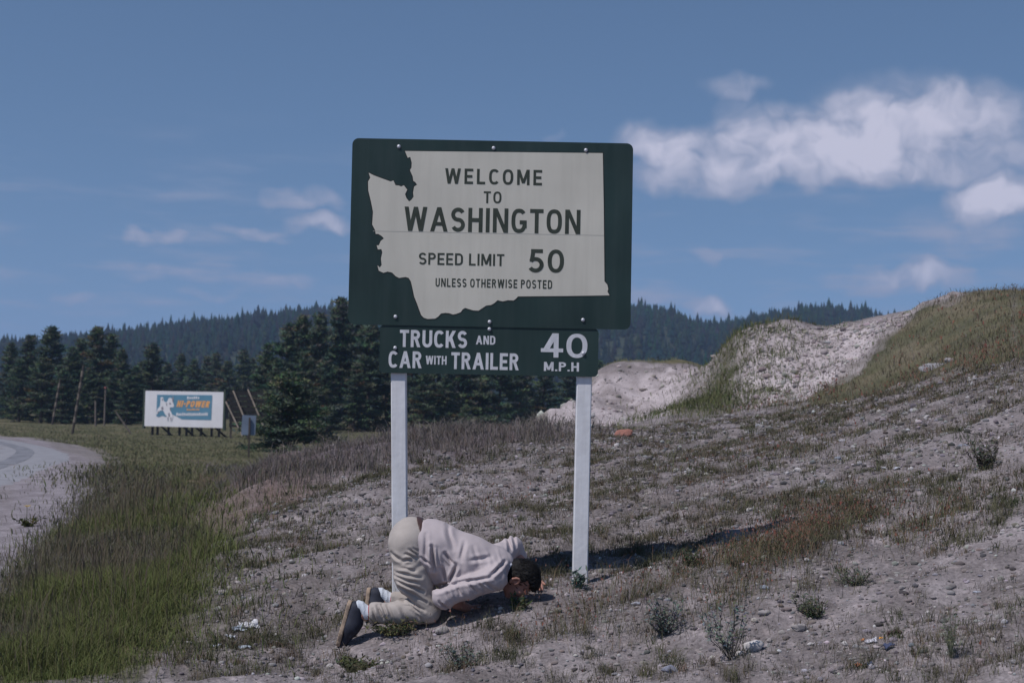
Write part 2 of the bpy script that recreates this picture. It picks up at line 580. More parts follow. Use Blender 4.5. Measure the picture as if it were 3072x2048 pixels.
def build_ground():
    ang = np.concatenate([np.arange(-180, -60, 4.), np.arange(-60, -28, 1.), np.arange(-28, 28, .19), np.arange(28, 60, 1.), np.arange(60, 180.1, 4.)])
    rad = np.concatenate([[0.02], np.arange(.5, 4.6, .35), 4.8 * np.exp(np.arange(0, math.log(45 / 4.8), .0052)),
                          46 * np.exp(np.arange(0, math.log(240 / 46), .03)), 250 * np.exp(np.arange(0, math.log(3000 / 250), .16)), [3000]])
    A, Rr = np.meshgrid(np.radians(ang), rad)
    X = Rr * np.sin(A); Y = Rr * np.cos(A)
    x, y = X.ravel(), Y.ravel()
    veg, pale, sh, pu, ru = zones_at(x, y)
    z = H0(x, y) + relief(x, y, veg, pale, sh)
    V = np.stack([x, y, z], 1)
    nr, na = X.shape
    i = np.arange(nr - 1)[:, None] * na + np.arange(na - 1)[None]
    F = np.stack([i, i + 1, i + na + 1, i + na], -1).reshape(-1, 4)[:, ::-1]
    me = mesh_data('ground', V, F, (M_GROUND,), True, ground_color(x, y, veg, pale, sh, pu, ru))
    o = link('ground', me)
    tag(o, 'stony hillside, roadside verge and open field reaching to the far forest', 'ground', kind='structure')


def lerp3(f, *stops):
    """Colour ramp in numpy: stops are (position, colour)."""
    xs = [p for p, c in stops]
    return np.stack([np.interp(f, xs, [c[k] for p, c in stops]) for k in range(3)], 1)


def ground_color(x, y, veg, pale, sh, pu, ru):
    fine = fbm2(x * 4.5, y * 4.5, 71, 4); big = fbm2((x * .84 + y * .54) * .5, (-x * .54 + y * .84) * 1.3, 75, 4); mid = fbm2(x * 1.4, y * 1.4, 79, 4)
    base = .5 * lerp3(fine, (.3, (.125, .113, .106)), (.5, (.20, .183, .178)), (.7, (.30, .278, .272)))
    base += .5 * lerp3(big, (.3, (.13, .118, .108)), (.7, (.235, .216, .21)))
    peb = vn2(x * 26, y * 26, 83)
    base *= lerp3(peb, (0, (.8, .79, .79)), (.6, (1, 1, 1)), (.85, (1.2, 1.18, 1.18)), (1, (1.6, 1.55, 1.5)))
    pc = lerp3(.6 * fine + .4 * fbm2(x * .9 + y * .25, y * .35, 85, 3), (.3, (.235, .21, .20)), (.5, (.37, .335, .325)), (.68, (.47, .43, .415)))
    vc = lerp3(mid, (.3, (.060, .066, .032)), (.5, (.095, .096, .048)), (.7, (.135, .120, .072)))
    sc = lerp3(fine, (.3, (.195, .18, .185)), (.7, (.275, .258, .265)))
    c = base
    for k, col in ((pale, pc), (veg, vc), (sh, sc), (pu * .5, np.array([[.115, .095, .105]])), (ru * .55, np.array([[.14, .09, .07]]))):
        c = c * (1 - k[:, None]) + col * k[:, None]
    return c * np.array([[1.11, 1.07, 1.12]])


def ground_material():
    m = bpy.data.materials.new('ground')
    m.use_nodes = True
    nt = m.node_tree
    nt.nodes.clear()
    out = nd(nt, 'ShaderNodeOutputMaterial')
    d = nd(nt, 'ShaderNodeBsdfDiffuse')
    lk(nt, d.outputs[0], out.inputs[0])
    tc = nd(nt, 'ShaderNodeTexCoord')
    at = nd(nt, 'ShaderNodeAttribute', attribute_name='tint')
    n = nd(nt, 'ShaderNodeTexNoise')
    n.inputs['Scale'].default_value = 42; n.inputs['Detail'].default_value = 3; n.inputs['Roughness'].default_value = .7
    lk(nt, tc.outputs['Object'], n.inputs['Vector'])
    mr = nd(nt, 'ShaderNodeMapRange')
    mr.inputs[1].default_value = .25; mr.inputs[2].default_value = .75; mr.inputs[3].default_value = .55; mr.inputs[4].default_value = 1.45
    lk(nt, n.outputs['Fac'], mr.inputs[0])
    mx = nd(nt, 'ShaderNodeMix', data_type='RGBA', blend_type='MULTIPLY')
    mx.inputs['Factor'].default_value = 1
    lk(nt, at.outputs['Color'], mx.inputs['A']); lk(nt, mr.outputs[0], mx.inputs['B'])
    lk(nt, mx.outputs['Result'], d.inputs['Color'])
    bp = nd(nt, 'ShaderNodeBump')
    bp.inputs['Strength'].default_value = .6; bp.inputs['Distance'].default_value = .02
    lk(nt, n.outputs['Fac'], bp.inputs['Height'])
    lk(nt, bp.outputs[0], d.inputs['Normal'])
    return m


M_GROUND = ground_material()
build_ground()

# ------------------------------------------------------------------ road
M_ROAD = mat_basic('asphalt', (.275, .27, .29), .9, noise=.16, nscale=3, bump=.3, bscale=70)
M_TAR = mat_basic('tar', (.195, .195, .215), .85, noise=.35, nscale=2.5)
EDGE = np.array([(-5.6, -40), (-5.8, -10), (-6.2, 5), (-6.8, 12), (-7.8, 18), (-9.0, 25.5), (-10.8, 33.5), (-13.6, 40.5), (-18, 47.0), (-26, 54), (-42, 61), (-80, 67), (-200, 72)], float)


def resample(pts, n):
    d = np.concatenate([[0], np.cumsum(np.hypot(*np.diff(pts, axis=0).T))])
    # Catmull-Rom through the points
    t = np.linspace(0, d[-1], n)
    out = []
    for s in t:
        k = min(max(np.searchsorted(d, s) - 1, 0), len(pts) - 2)
        f = (s - d[k]) / (d[k + 1] - d[k])
        p0, p1, p2, p3 = pts[max(k - 1, 0)], pts[k], pts[k + 1], pts[min(k + 2, len(pts) - 1)]
        out.append(.5 * ((2 * p1) + (-p0 + p2) * f + (2 * p0 - 5 * p1 + 4 * p2 - p3) * f * f + (-p0 + 3 * p1 - 3 * p2 + p3) * f ** 3))
    return np.array(out)


def strip(name, off0, off1, lift, mat, parent=None, wob=0.0):
    c = resample(EDGE, 260)
    tng = np.gradient(c, axis=0); tng /= np.linalg.norm(tng, axis=1)[:, None]
    nrm = np.stack([-tng[:, 1], tng[:, 0]], 1)          # to the left of travel
    k = 9
    offs = np.linspace(off0, off1, k)
    lifts = np.full(k, lift)
    if parent is None:
        offs = np.concatenate([[off0 - .35], offs, [off1 + .35]]); lifts = np.concatenate([[-.03], lifts, [-.03]]); k += 2
    w = (fbm2(np.arange(len(c)) / 9., np.zeros(len(c)), 5) - .5) * wob
    pts = c[:, None, :] + nrm[:, None, :] * (offs[None, :, None] + w[:, None, None])
    x, y = pts[..., 0].ravel(), pts[..., 1].ravel()
    z = H0(x, y) + np.tile(lifts, len(c))
    V = np.stack([x, y, z], 1)
    i = np.arange(len(c) - 1)[:, None] * k + np.arange(k - 1)[None]
    F = np.stack([i, i + 1, i + k + 1, i + k], -1).reshape(-1, 4)
    F = F[:, ::-1]
    me = mesh_data(name, V, F, (mat,), True)
    return link(name, me, parent)


road = strip('road', .0, 7.2, .012, M_ROAD)
tag(road, 'pale grey asphalt highway curving away to the left', 'road', kind='structure')
strip('tar_band', .7, 1.15, .017, M_TAR, road, .35)
strip('wheel_track', 2.6, 3.0, .017, mat_basic('wheel_track', (.21, .205, .225), .9, noise=.2, nscale=2), road, .3)

# ------------------------------------------------------------------ lettering
def _arc(cx, cy, rx, ry, a0, a1, n=16):
    return [(cx + rx * math.cos(math.radians(a0 + (a1 - a0) * i / n)), cy + ry * math.sin(math.radians(a0 + (a1 - a0) * i / n))) for i in range(n + 1)]


def _sup(cx, cy, rx, ry, a0, a1, n=28, p=.78):
    r = []
    for i in range(n + 1):
        a = math.radians(a0 + (a1 - a0) * i / n)
        c, s = math.cos(a), math.sin(a)
        r.append((cx + rx * math.copysign(abs(c) ** p, c), cy + ry * math.copysign(abs(s) ** p, s)))
    return r


def glyph(ch, t):
    """(width, list of ('poly', pts) | ('line', pts, closed)) for a letter of height 1 and stroke t."""
    h = t / 2
    R = lambda a, b, c, d: ('poly', [(a, b), (c, b), (c, d), (a, d)])
    def D(xb, xt, y0=0., y1=1., k=1.08):
        w = t * k
        return ('poly', [(xb - w / 2, y0), (xb + w / 2, y0), (xt + w / 2, y1), (xt - w / 2, y1)])
    if ch == 'I': return t, [R(0, 0, t, 1)]
    if ch == 'L': return .52, [R(0, 0, t, 1), R(t, 0, .52, t)]
    if ch == 'E': return .54, [R(0, 0, t, 1), R(t, 0, .54, t), R(t, 1 - t, .54, 1), R(t, .5 - h, .49, .5 + h)]
    if ch == 'T': return .58, [R(0, 1 - t, .58, 1), R(.29 - h, 0, .29 + h, 1 - t)]
    if ch == 'H': return .62, [R(0, 0, t, 1), R(.62 - t, 0, .62, 1), R(t, .5 - h, .62 - t, .5 + h)]
    if ch == 'N': return .66, [R(0, 0, t, 1), R(.66 - t, 0, .66, 1), D(.66 - t * .62, t * .62)]
    if ch == 'M': return .78, [R(0, 0, t, 1), R(.78 - t, 0, .78, 1), D(.39, t * .6, .12, 1), D(.39, .78 - t * .6, .12, 1)]
    if ch == 'W': return .98, [D(.26, t * .54), D(.26, .49), D(.72, .49), D(.72, .98 - t * .54)]
    if ch == 'A': return .76, [D(t * .54, .38), D(.76 - t * .54, .38), R(.2, .24, .56, .24 + t * .9)]
    if ch == 'K': return .64, [R(0, 0, t, 1), D(t * .9, .64 - t * .6, .36, 1, 1.2), D(.64 - t * .58, .3, 0, .62, 1.15)]
    if ch == 'U': return .62, [('line', [(h, 1.0)] + _arc(.31, .31, .31 - h, .31 - h, 180, 360) + [(.62 - h, 1.0)], False)]
    if ch == 'D': return .62, [R(0, 0, t, 1), ('line', [(t * .8, 1 - h), (.3, 1 - h)] + _arc(.3, .68, .32 - h, .32 - h, 90, 0, 8) + _arc(.3, .32, .32 - h, .32 - h, 0, -90, 8) + [(t * .8, h)], False)]
    bowl = ('line', [(t * .8, 1 - h), (.3, 1 - h)] + _arc(.3, .72, .28 - h, .28 - h, 90, -90, 12) + [(t * .8, .44 + h)], False)
    if ch == 'P': return .58, [R(0, 0, t, 1), bowl]
    if ch == 'R': return .62, [R(0, 0, t, 1), bowl, D(.62 - t * .55, .34, 0, .46)]
    if ch == 'O': return .66, [('line', _sup(.33, .5, .33 - h, .5 - h, 0, 360, 40)[:-1], True)]
    if ch == '0': return .66, [('line', _sup(.33, .5, .33 - h, .5 - h, 0, 360, 40, .88)[:-1], True)]
    if ch == 'C': return .62, [('line', _sup(.33, .5, .33 - h, .5 - h, 42, 318, 30), False)]
    if ch == 'G': return .66, [('line', _sup(.33, .5, .33 - h, .5 - h, 42, 345, 32), False), R(.36, .44 - h, .66, .44 + h), R(.66 - t, .2, .66, .44 - h)]
    if ch == 'S': return .6, [('line', _arc(.3, 1 - h - (1 - t) / 4, .3 - h, (1 - t) / 4, 25, 262, 18) + _arc(.3, h + (1 - t) / 4, .3 - h, (1 - t) / 4, 82, -155, 18), False)]
    if ch == '5': return .62, [R(.1, 1 - t, .58, 1), D(.03 + t * .6, .1 + t * .5, .46, 1 - t, 1.0), ('line', _arc(.29, .33, .33 - h, .33 - h, 142, -148, 22), False)]
    if ch == '4': return .70, [R(.40, 0, .40 + t, 1), R(0, .22, .70, .22 + t), D(.02 + t * .62, .40 + t * .35, .22, 1, 1.25)]
    if ch == '.': return t, [R(0, 0, t, t)]
    if ch == '-': return .34, [R(0, .5 - h, .34, .5 + h)]
    return .4, []


def _ribbon(pts, w, closed):
    p = [Vector((a, b)) for a, b in pts]
    n = len(p)
    L, Rr = [], []
    for i in range(n):
        a = p[(i - 1) % n] if (closed or i > 0) else p[i]
        b = p[(i + 1) % n] if (closed or i < n - 1) else p[i]
        d1 = (p[i] - a); d2 = (b - p[i])
        if d1.length < 1e-9: d1 = d2
        if d2.length < 1e-9: d2 = d1
        d1 = d1.normalized(); d2 = d2.normalized()
        t = (d1 + d2).normalized()
        nn = Vector((-t.y, t.x))
        k = w / 2 / max(.5, nn.dot(Vector((-d1.y, d1.x))))
        L.append(p[i] + nn * k); Rr.append(p[i] - nn * k)
    quads = []
    for i in range(n if closed else n - 1):
        j = (i + 1) % n
        quads.append([tuple(L[i]), tuple(Rr[i]), tuple(Rr[j]), tuple(L[j])])
    return quads


def text_line(text, x0, x1, z0, z1, t, depth, gap=.2, slant=0.0):
    """Vertices and faces of a line of capitals in the plane y = -depth between the given bounds."""
    polys, x, level = [], 0.0, 0
    for ci, ch in enumerate(text):
        if ch == ' ':
            x += .34; continue
        w, prims = glyph(ch, t)
        for k, pr in enumerate(prims):
            if pr[0] == 'poly':
                polys.append(([(x + a, b) for a, b in pr[1]], k, ci))
            else:
                for q in _ribbon(pr[1], t, pr[2]):
                    polys.append(([(x + a, b) for a, b in q], k, ci))
        x += w + gap
    x -= gap
    sx = (x1 - x0) / x; sz = z1 - z0
    letters = {}
    for pts, k, ci in polys:
        V, F = letters.setdefault(ci, ([], []))
        i = len(V)
        for a, b in pts:
            V.append((x0 + a * sx + slant * b * sz, -depth - k * .00025, z0 + b * sz))
        F.append((i, i + 1, i + 2, i + 3))
    return list(letters.values())


# ------------------------------------------------------------------ welcome sign
M_GREEN = mat_basic('sign_green', (.021, .042, .038), .42, noise=.22, nscale=2.2, bump=.04, bscale=5, spec=.35)
M_CREAM = mat_basic('sign_cream', (.62, .59, .51), .6, noise=.07, nscale=2.5)
M_DARK = mat_basic('sign_outline', (.022, .026, .024), .6)
M_LETTER = mat_basic('sign_letter', (.045, .055, .042), .6, noise=.2, nscale=14)
M_WHITE = mat_basic('sign_white', (.66, .66, .69), .55, noise=.10, nscale=9)
M_POST = mat_basic('post_white', (.74, .74, .76), .6, noise=.06, nscale=7, bump=.12, bscale=24)
M_BOLT = mat_basic('bolt', (.62, .62, .66), .4, metallic=.3)
weather(M_GREEN, .35, (14, 14, 1.2), (.055, .075, .07)); weather(M_CREAM, .22, (18, 18, 1.3), (.40, .38, .32)); weather(M_POST, .30, (30, 30, 2.2), (.45, .43, .42)); weather(M_WHITE, .35, (40, 40, 30), (.30, .33, .32))
SIGN_Y = 8.90


def rounded_panel(w, h, r, thick):
    pts = []
    for cx, cz, a in ((w / 2 - r, h / 2 - r, 0), (-w / 2 + r, h / 2 - r, 90), (-w / 2 + r, -h / 2 + r, 180), (w / 2 - r, -h / 2 + r, 270)):
        for i in range(7):
            b = math.radians(a + 15 * i)
            pts.append((cx + r * math.cos(b), cz + r * math.sin(b)))
    n = len(pts)
    V = [(x, 0, z) for x, z in pts] + [(x, thick, z) for x, z in pts]
    F = [tuple(range(n)), tuple(range(2 * n - 1, n - 1, -1))] + [(i + n, (i + 1) % n + n, (i + 1) % n, i) for i in range(n)]
    return V, F


def flat_poly(pts, y):
    tri = tessellate_polygon([[Vector((a, b, 0)) for a, b in pts]])
    return [(a, y, b) for a, b in pts], [tuple(t) for t in tri]


def bolt_mesh():
    V, F = [], []
    rings = ((.0125, -.0005), (.0125, -.004), (.009, -.0085), (.004, -.0105))
    n = 10
    for r, y in rings:
        for i in range(n):
            a = 2 * math.pi * i / n
            V.append((r * math.cos(a), y, r * math.sin(a)))
    for k in range(len(rings) - 1):
        for i in range(n):
            j = (i + 1) % n
            F.append((k * n + i, k * n + j, (k + 1) * n + j, (k + 1) * n + i))
    F.append(tuple(range((len(rings) - 1) * n, len(rings) * n)))
    return mesh_data('bolt', V, F, (M_BOLT,), True)


def crop_local(sc, cx, cy, y=SIGN_Y, th=math.radians(1.12)):
    k = (y / math.cos(0)) / (FPX * sc)
    def f(x, yy):
        dx, dy = x - cx, yy - cy
        return ((dx * math.cos(th) + dy * math.sin(th)) * k, -(-dx * math.sin(th) + dy * math.cos(th)) * k)
    return f


WA = [(478, 158), (2040, 175), (2046, 600), (2050, 1190), (2072, 1215), (2080, 1250), (2073, 1270), (2090, 1300), (1750, 1305), (1370, 1308),
      (1355, 1325), (1335, 1340), (1290, 1338), (1250, 1347), (1210, 1338), (1185, 1360), (1160, 1375), (1120, 1380), (1090, 1400), (1060, 1420),
      (1020, 1418), (985, 1408), (955, 1398), (935, 1410), (920, 1432), (885, 1445), (860, 1450), (830, 1440), (800, 1437), (765, 1442), (745, 1465),
      (720, 1482), (660, 1485), (630, 1475), (610, 1455), (597, 1420), (575, 1360), (555, 1310), (540, 1240), (528, 1190), (510, 1162), (485, 1155),
      (435, 1162), (410, 1150), (380, 1120), (345, 1112), (312, 1122), (275, 1105), (265, 1062), (283, 1080), (298, 1060), (292, 1010), (303, 960),
      (295, 935), (268, 938), (258, 905), (275, 905), (290, 870), (315, 850), (295, 830), (270, 815), (250, 815), (245, 785), (222, 740), (228, 640),
      (212, 560), (190, 470), (188, 400), (205, 370), (192, 330), (235, 352), (310, 380), (365, 400), (388, 392), (405, 430), (430, 432), (450, 440),
      (470, 430), (497, 465), (480, 500), (490, 530), (512, 558), (530, 545), (548, 520), (543, 490), (552, 440), (575, 425), (560, 405), (545, 395),
      (540, 360), (518, 310), (530, 290), (532, 250), (520, 205), (500, 212)]


def build_sign():
    gb = np.array([*hit(1470, 1765), 0]); 
    gz = float(ground_z([-.15], [SIGN_Y + .06])[0])
    root = empty('road_sign', (-.15, SIGN_Y + .06, gz), 'green and cream welcome sign on two white wooden posts', 'road sign')
    o0 = np.array(root.location)
    bolt = bolt_mesh()
    # posts
    for (ut, vt, ub, vb) in ((1195, 1120, 1199, 1775), (1753.5, 1130, 1740, 1757)):
        y = SIGN_Y + .075
        pb, pt = P(ub, vb, y - .049), P(ut, vt, y - .049)
        d = (pt - pb) / (pt[2] - pb[2])
        ztop, zbot = 2.98, pb[2] - .35
        s, b = .049, .006
        prof = [(-s + b, -s), (s - b, -s), (s, -s + b), (s, s - b), (s - b, s), (-s + b, s), (-s, s - b), (-s, -s + b)]
        V = []
        zs = np.linspace(zbot, ztop, 9)
        for z in zs:
            c = pb + d * (z - pb[2]); c[1] = y
            V += [(c[0] + a - o0[0], c[1] + bb - o0[1], z - o0[2]) for a, bb in prof]
        F = [tuple(range(7, -1, -1)), tuple(range(64, 72))]
        for k in range(8):
            for i in range(8):
                j = (i + 1) % 8
                F.append((k * 8 + i, k * 8 + j, (k + 1) * 8 + j, (k + 1) * 8 + i))
        link('post', mesh_data('post', V, F, (M_POST,)), root)
    # main panel
    f = crop_local(2.6133, 1158, 812)
    c = P(1030 + 1158 / 2.6133, 390 + 812 / 2.6133, SIGN_Y) - o0
    panel = link('main_panel', mesh_data('main_panel', *rounded_panel(1.832, 1.216, .042, .004), (M_GREEN,)), root, c)
    out = [f(*p) for p in WA]
    ctr = []
    n = len(out)
    for i in range(n):
        a, b, e = Vector(out[i - 1]), Vector(out[i]), Vector(out[(i + 1) % n])
        t = ((b - a).normalized() + (e - b).normalized())
        t = t.normalized() if t.length > 1e-6 else Vector((1, 0))
        ctr.append((b.x - t.y * -.0062 * -1, b.y + t.x * .0062))
    # outline: a slightly larger dark shape behind the cream one
    area = sum(out[i][0] * out[(i + 1) % n][1] - out[(i + 1) % n][0] * out[i][1] for i in range(n))
    sgn = -1 if area > 0 else 1
    big = []
    for i in range(n):
        a, b, e = Vector(out[i - 1]), Vector(out[i]), Vector(out[(i + 1) % n])
        t = ((b - a).normalized() + (e - b).normalized())
        t = t.normalized() if t.length > 1e-6 else Vector((1, 0))
        big.append((b.x - t.y * .0065 * sgn, b.y + t.x * .0065 * sgn))
    V, F = flat_poly(big, -.0012)
    link('state_outline', mesh_data('state_outline', V, F, (M_DARK,)), panel)
    V, F = flat_poly(out, -.0022)
    link('state_shape', mesh_data('state_shape', V, F, (M_CREAM,)), panel)
    # joint between the two sheets of the panel, and a few dents
    a, b = f(150, 792), f(2050, 827)
    zs = (a[1] + b[1]) / 2
    xs = [f(228, 790)[0], f(2047, 828)[0]]
    link('sheet_joint', mesh_data('sheet_joint', [(xs[0], -.0026, zs - .0016), (xs[1], -.0026, zs - .0016), (xs[1], -.0026, zs + .0016), (xs[0], -.0026, zs + .0016)], [(0, 1, 2, 3)], (mat_basic('joint_grey', (.40, .39, .34), .7),)), panel)
    for x, y in ((432, 1022), (547, 1150), (945, 1078), (905, 865)):
        q = f(x, y)
        V = [(q[0] + .007 * math.cos(k * .785), -.0025, q[1] + .007 * math.sin(k * .785)) for k in range(8)] + [(q[0], .0008, q[1])]
        link('dent', mesh_data('dent', V, [(k, (k + 1) % 8, 8) for k in range(8)], (M_BOLT,), True), panel)
    for txt, x0, x1, yt, yb, yc, t, g in (
            ('WELCOME', 795, 1560, 302, 424, None, .165, .24), ('TO', 1100, 1240, 479, 573, None, .16, .2), ('WASHINGTON', 475, 1862, 612, 804, None, .165, .14),
            ('SPEED LIMIT', 590, 1262, 969, 1063, None, .155, .14), ('50', 1452, 1732, 937, 1121, None, .165, .16), ('UNLESS OTHERWISE POSTED', 722, 1638, 1172, 1240, None, .17, .2)):
        # the words are level on the panel: bounds taken at their middle
        xm = (x0 + x1) / 2
        a = f(x0, (yt + yb) / 2 - (xm - x0) * .0196)[0]; b = f(x1, (yt + yb) / 2 + (x1 - xm) * .0196)[0]
        z1 = f(xm, yt)[1]; z0 = f(xm, yb)[1]
        for V, F in text_line(txt, a, b, z0, z1, t, .0032, g):
            link('letter', mesh_data('letter', V, F, (M_LETTER,)), panel)
    for x, y in ((430, 122), (1178, 135), (1907, 152), (408, 1467), (1147, 1508), (1880, 1493)):
        a = f(x, y)
        link('bolt', bolt, panel, (a[0], -.0005, a[1]))
    # lower panel
    f2 = crop_local(3.136, 1150, 350)
    c2 = P(1100 + 1150 / 3.136, 940 + 350 / 3.136, SIGN_Y) - o0
    c2[1] += .006
    low = link('lower_panel', mesh_data('lower_panel', *rounded_panel(1.418, .312, .03, .004), (M_GREEN,)), root, c2)
    for txt, x0, x1, yt, yb, t, g in (
            ('TRUCKS', 310, 945, 158, 320, .185, .12), ('AND', 1028, 1210, 209, 292, .19, .12), ('CAR', 205, 518, 354, 512, .185, .12),
            ('WITH', 555, 752, 398, 480, .19, .1), ('TRAILER', 795, 1432, 370, 528, .185, .12), ('40', 1640, 2078, 188, 416, .155, .1), ('M.P.H', 1668, 1998, 458, 543, .18, .12)):
        xm = (x0 + x1) / 2
        a = f2(x0, (yt + yb) / 2)[0]; b = f2(x1, (yt + yb) / 2)[0]
        z1 = f2(xm, yt)[1]; z0 = f2(xm, yb)[1]
        for V, F in text_line(txt, a, b, z0, z1, t, .0012, g):
            link('letter', mesh_data('letter', V, F, (M_WHITE,)), low)
    for x, y in ((267, 323), (1155, 147), (2040, 375)):
        a = f2(x, y)
        link('bolt', bolt, low, (a[0], -.0018, a[1]))


build_sign()

# ------------------------------------------------------------------ far wooded hill
RIDGE = [(-5000, 1020), (-2500, 1010), (-800, 1012), (-200, 1012), (50, 1006), (300, 980), (550, 950), (700, 934), (850, 917), (1000, 908), (1300, 892), (1600, 892),
         (1900, 906), (1985, 908), (2076, 938), (2132, 954), (2194, 940), (2300, 918), (2432, 896), (2589, 907), (2650, 928), (2800, 946), (3100, 960), (3600, 972), (6000, 1000)]
HILL_Y0, HILL_Y1 = 430.0, 900.0
M_HILL = mat_basic('forest_floor', (.035, .045, .025), .95, noise=.3, nscale=.05)


def hill_z(x, y):
    u = 1536 + FPX * x / y
    vt = np.interp(u, [a for a, b in RIDGE], [b for a, b in RIDGE])
    horizon = 1215 + (u - 1536) * math.tan(ROLL)
    zr = EYE + (horizon - (vt + 48)) / FPX * HILL_Y1
    t = np.clip((y - HILL_Y0) / (HILL_Y1 - HILL_Y0), 0, 1.35)
    s = np.where(t < 1, t * t * (3 - 2 * t) * .65 + t * .35, 1 - (t - 1) * .6)
    z = -4 + (zr + 4) * s
    return z + (fbm2(x / 90, y / 90, 91, 3) - .5) * 14 * np.clip(t, 0, 1) * np.clip((1.05 - t) * 4, .15, 1)


def build_hill():
    tt = np.linspace(-.95, .95, 260); yy = np.linspace(HILL_Y0, 1120, 60)
    T, Y = np.meshgrid(tt, yy)
    X = T * Y
    V = np.stack([X.ravel(), Y.ravel(), hill_z(X.ravel(), Y.ravel())], 1)
    na = len(tt)
    i = np.arange(len(yy) - 1)[:, None] * na + np.arange(na - 1)[None]
    F = np.stack([i, i + 1, i + na + 1, i + na], -1).reshape(-1, 4)
    o = link('hill', mesh_data('hill', V, F, (M_HILL,), True))
    tag(o, 'long low hill covered with dark conifer forest', 'hill', kind='structure')
    # its forest: one mass of conifers
    rng = np.random.default_rng(5)
    N = 9500
    y = np.sqrt(rng.uniform(440 ** 2, 930 ** 2, N))
    a = np.where(rng.random(N) < .86, rng.uniform(-.40, .40, N), rng.uniform(-.9, .9, N))
    x = a * y
    y2 = rng.uniform(250, 440, 1300); x2 = rng.uniform(-.42, .14, 1300) * y2
    x = np.concatenate([x, x2]); y = np.concatenate([y, y2])
    N = len(x)
    z = np.where(y > HILL_Y0, hill_z(x, np.maximum(y, HILL_Y0)), -1.2)
    hgt = rng.uniform(5, 10.5, N) * (1 + .35 * (rng.random(N) < .08))
    hgt = np.where(y < 440, hgt * .75, hgt)
    rad = hgt * rng.uniform(.16, .32, N)
    lev, k = 7, 7
    Vs, Fs, Cs = [], [], []
    base_c = np.stack([rng.uniform(.014, .032, N), rng.uniform(.028, .052, N), rng.uniform(.024, .040, N)], 1)
    for l in range(lev):
        f0 = .10 + .80 * l / lev
        f1 = min(1.0, f0 + .30)
        r = rad * (1 - l / lev) ** .85 * rng.uniform(.75, 1.2, N)
        th = 2 * np.pi * np.arange(k)[None] / k + rng.uniform(0, 6.28, N)[:, None]
        rr = r[:, None] * rng.uniform(.55, 1.3, (N, k))
        ring = np.stack([x[:, None] + rr * np.cos(th), y[:, None] + rr * np.sin(th), z[:, None] + hgt[:, None] * (f0 + rng.uniform(-.05, .03, (N, k)))], -1)
        apex = np.stack([x, y, z + hgt * f1], -1)[:, None]
        Vs.append(np.concatenate([ring, apex], 1))
        b = (np.arange(N) * (k + 1) + l * N * (k + 1))[:, None]
        j = np.arange(k)[None]
        Fs.append(np.stack([b + j, b + (j + 1) % k, np.broadcast_to(b + k, (N, k))], -1).reshape(-1, 3))
        c = np.repeat((base_c * rng.uniform(.8, 1.25, (N, 1)))[:, None], k + 1, 1)
        Cs.append(c)
    V = np.concatenate([v.reshape(-1, 3) for v in Vs]); C = np.concatenate([c.reshape(-1, 3) for c in Cs])
    o = link('forest', mesh_data('forest', V, np.concatenate(Fs), (M_LEAF,), False, C))
    tag(o, 'blue-green mass of distant conifers covering the long hill', 'forest', kind='stuff')


build_hill()


# ------------------------------------------------------------------ pines in the field
def tube(V, F, p0, p1, r0, r1, n=6):
    a = Vector(p0); b = Vector(p1)
    d = (b - a).normalized()
    s = d.orthogonal().normalized(); t = d.cross(s)
    i0 = len(V)
    for c, r in ((a, r0), (b, r1)):
        for i in range(n):
            th = 2 * math.pi * i / n
            V.append(tuple(c + (s * math.cos(th) + t * math.sin(th)) * r))
    for i in range(n):
        j = (i + 1) % n
        F.append((i0 + i, i0 + j, i0 + n + j, i0 + n + i))


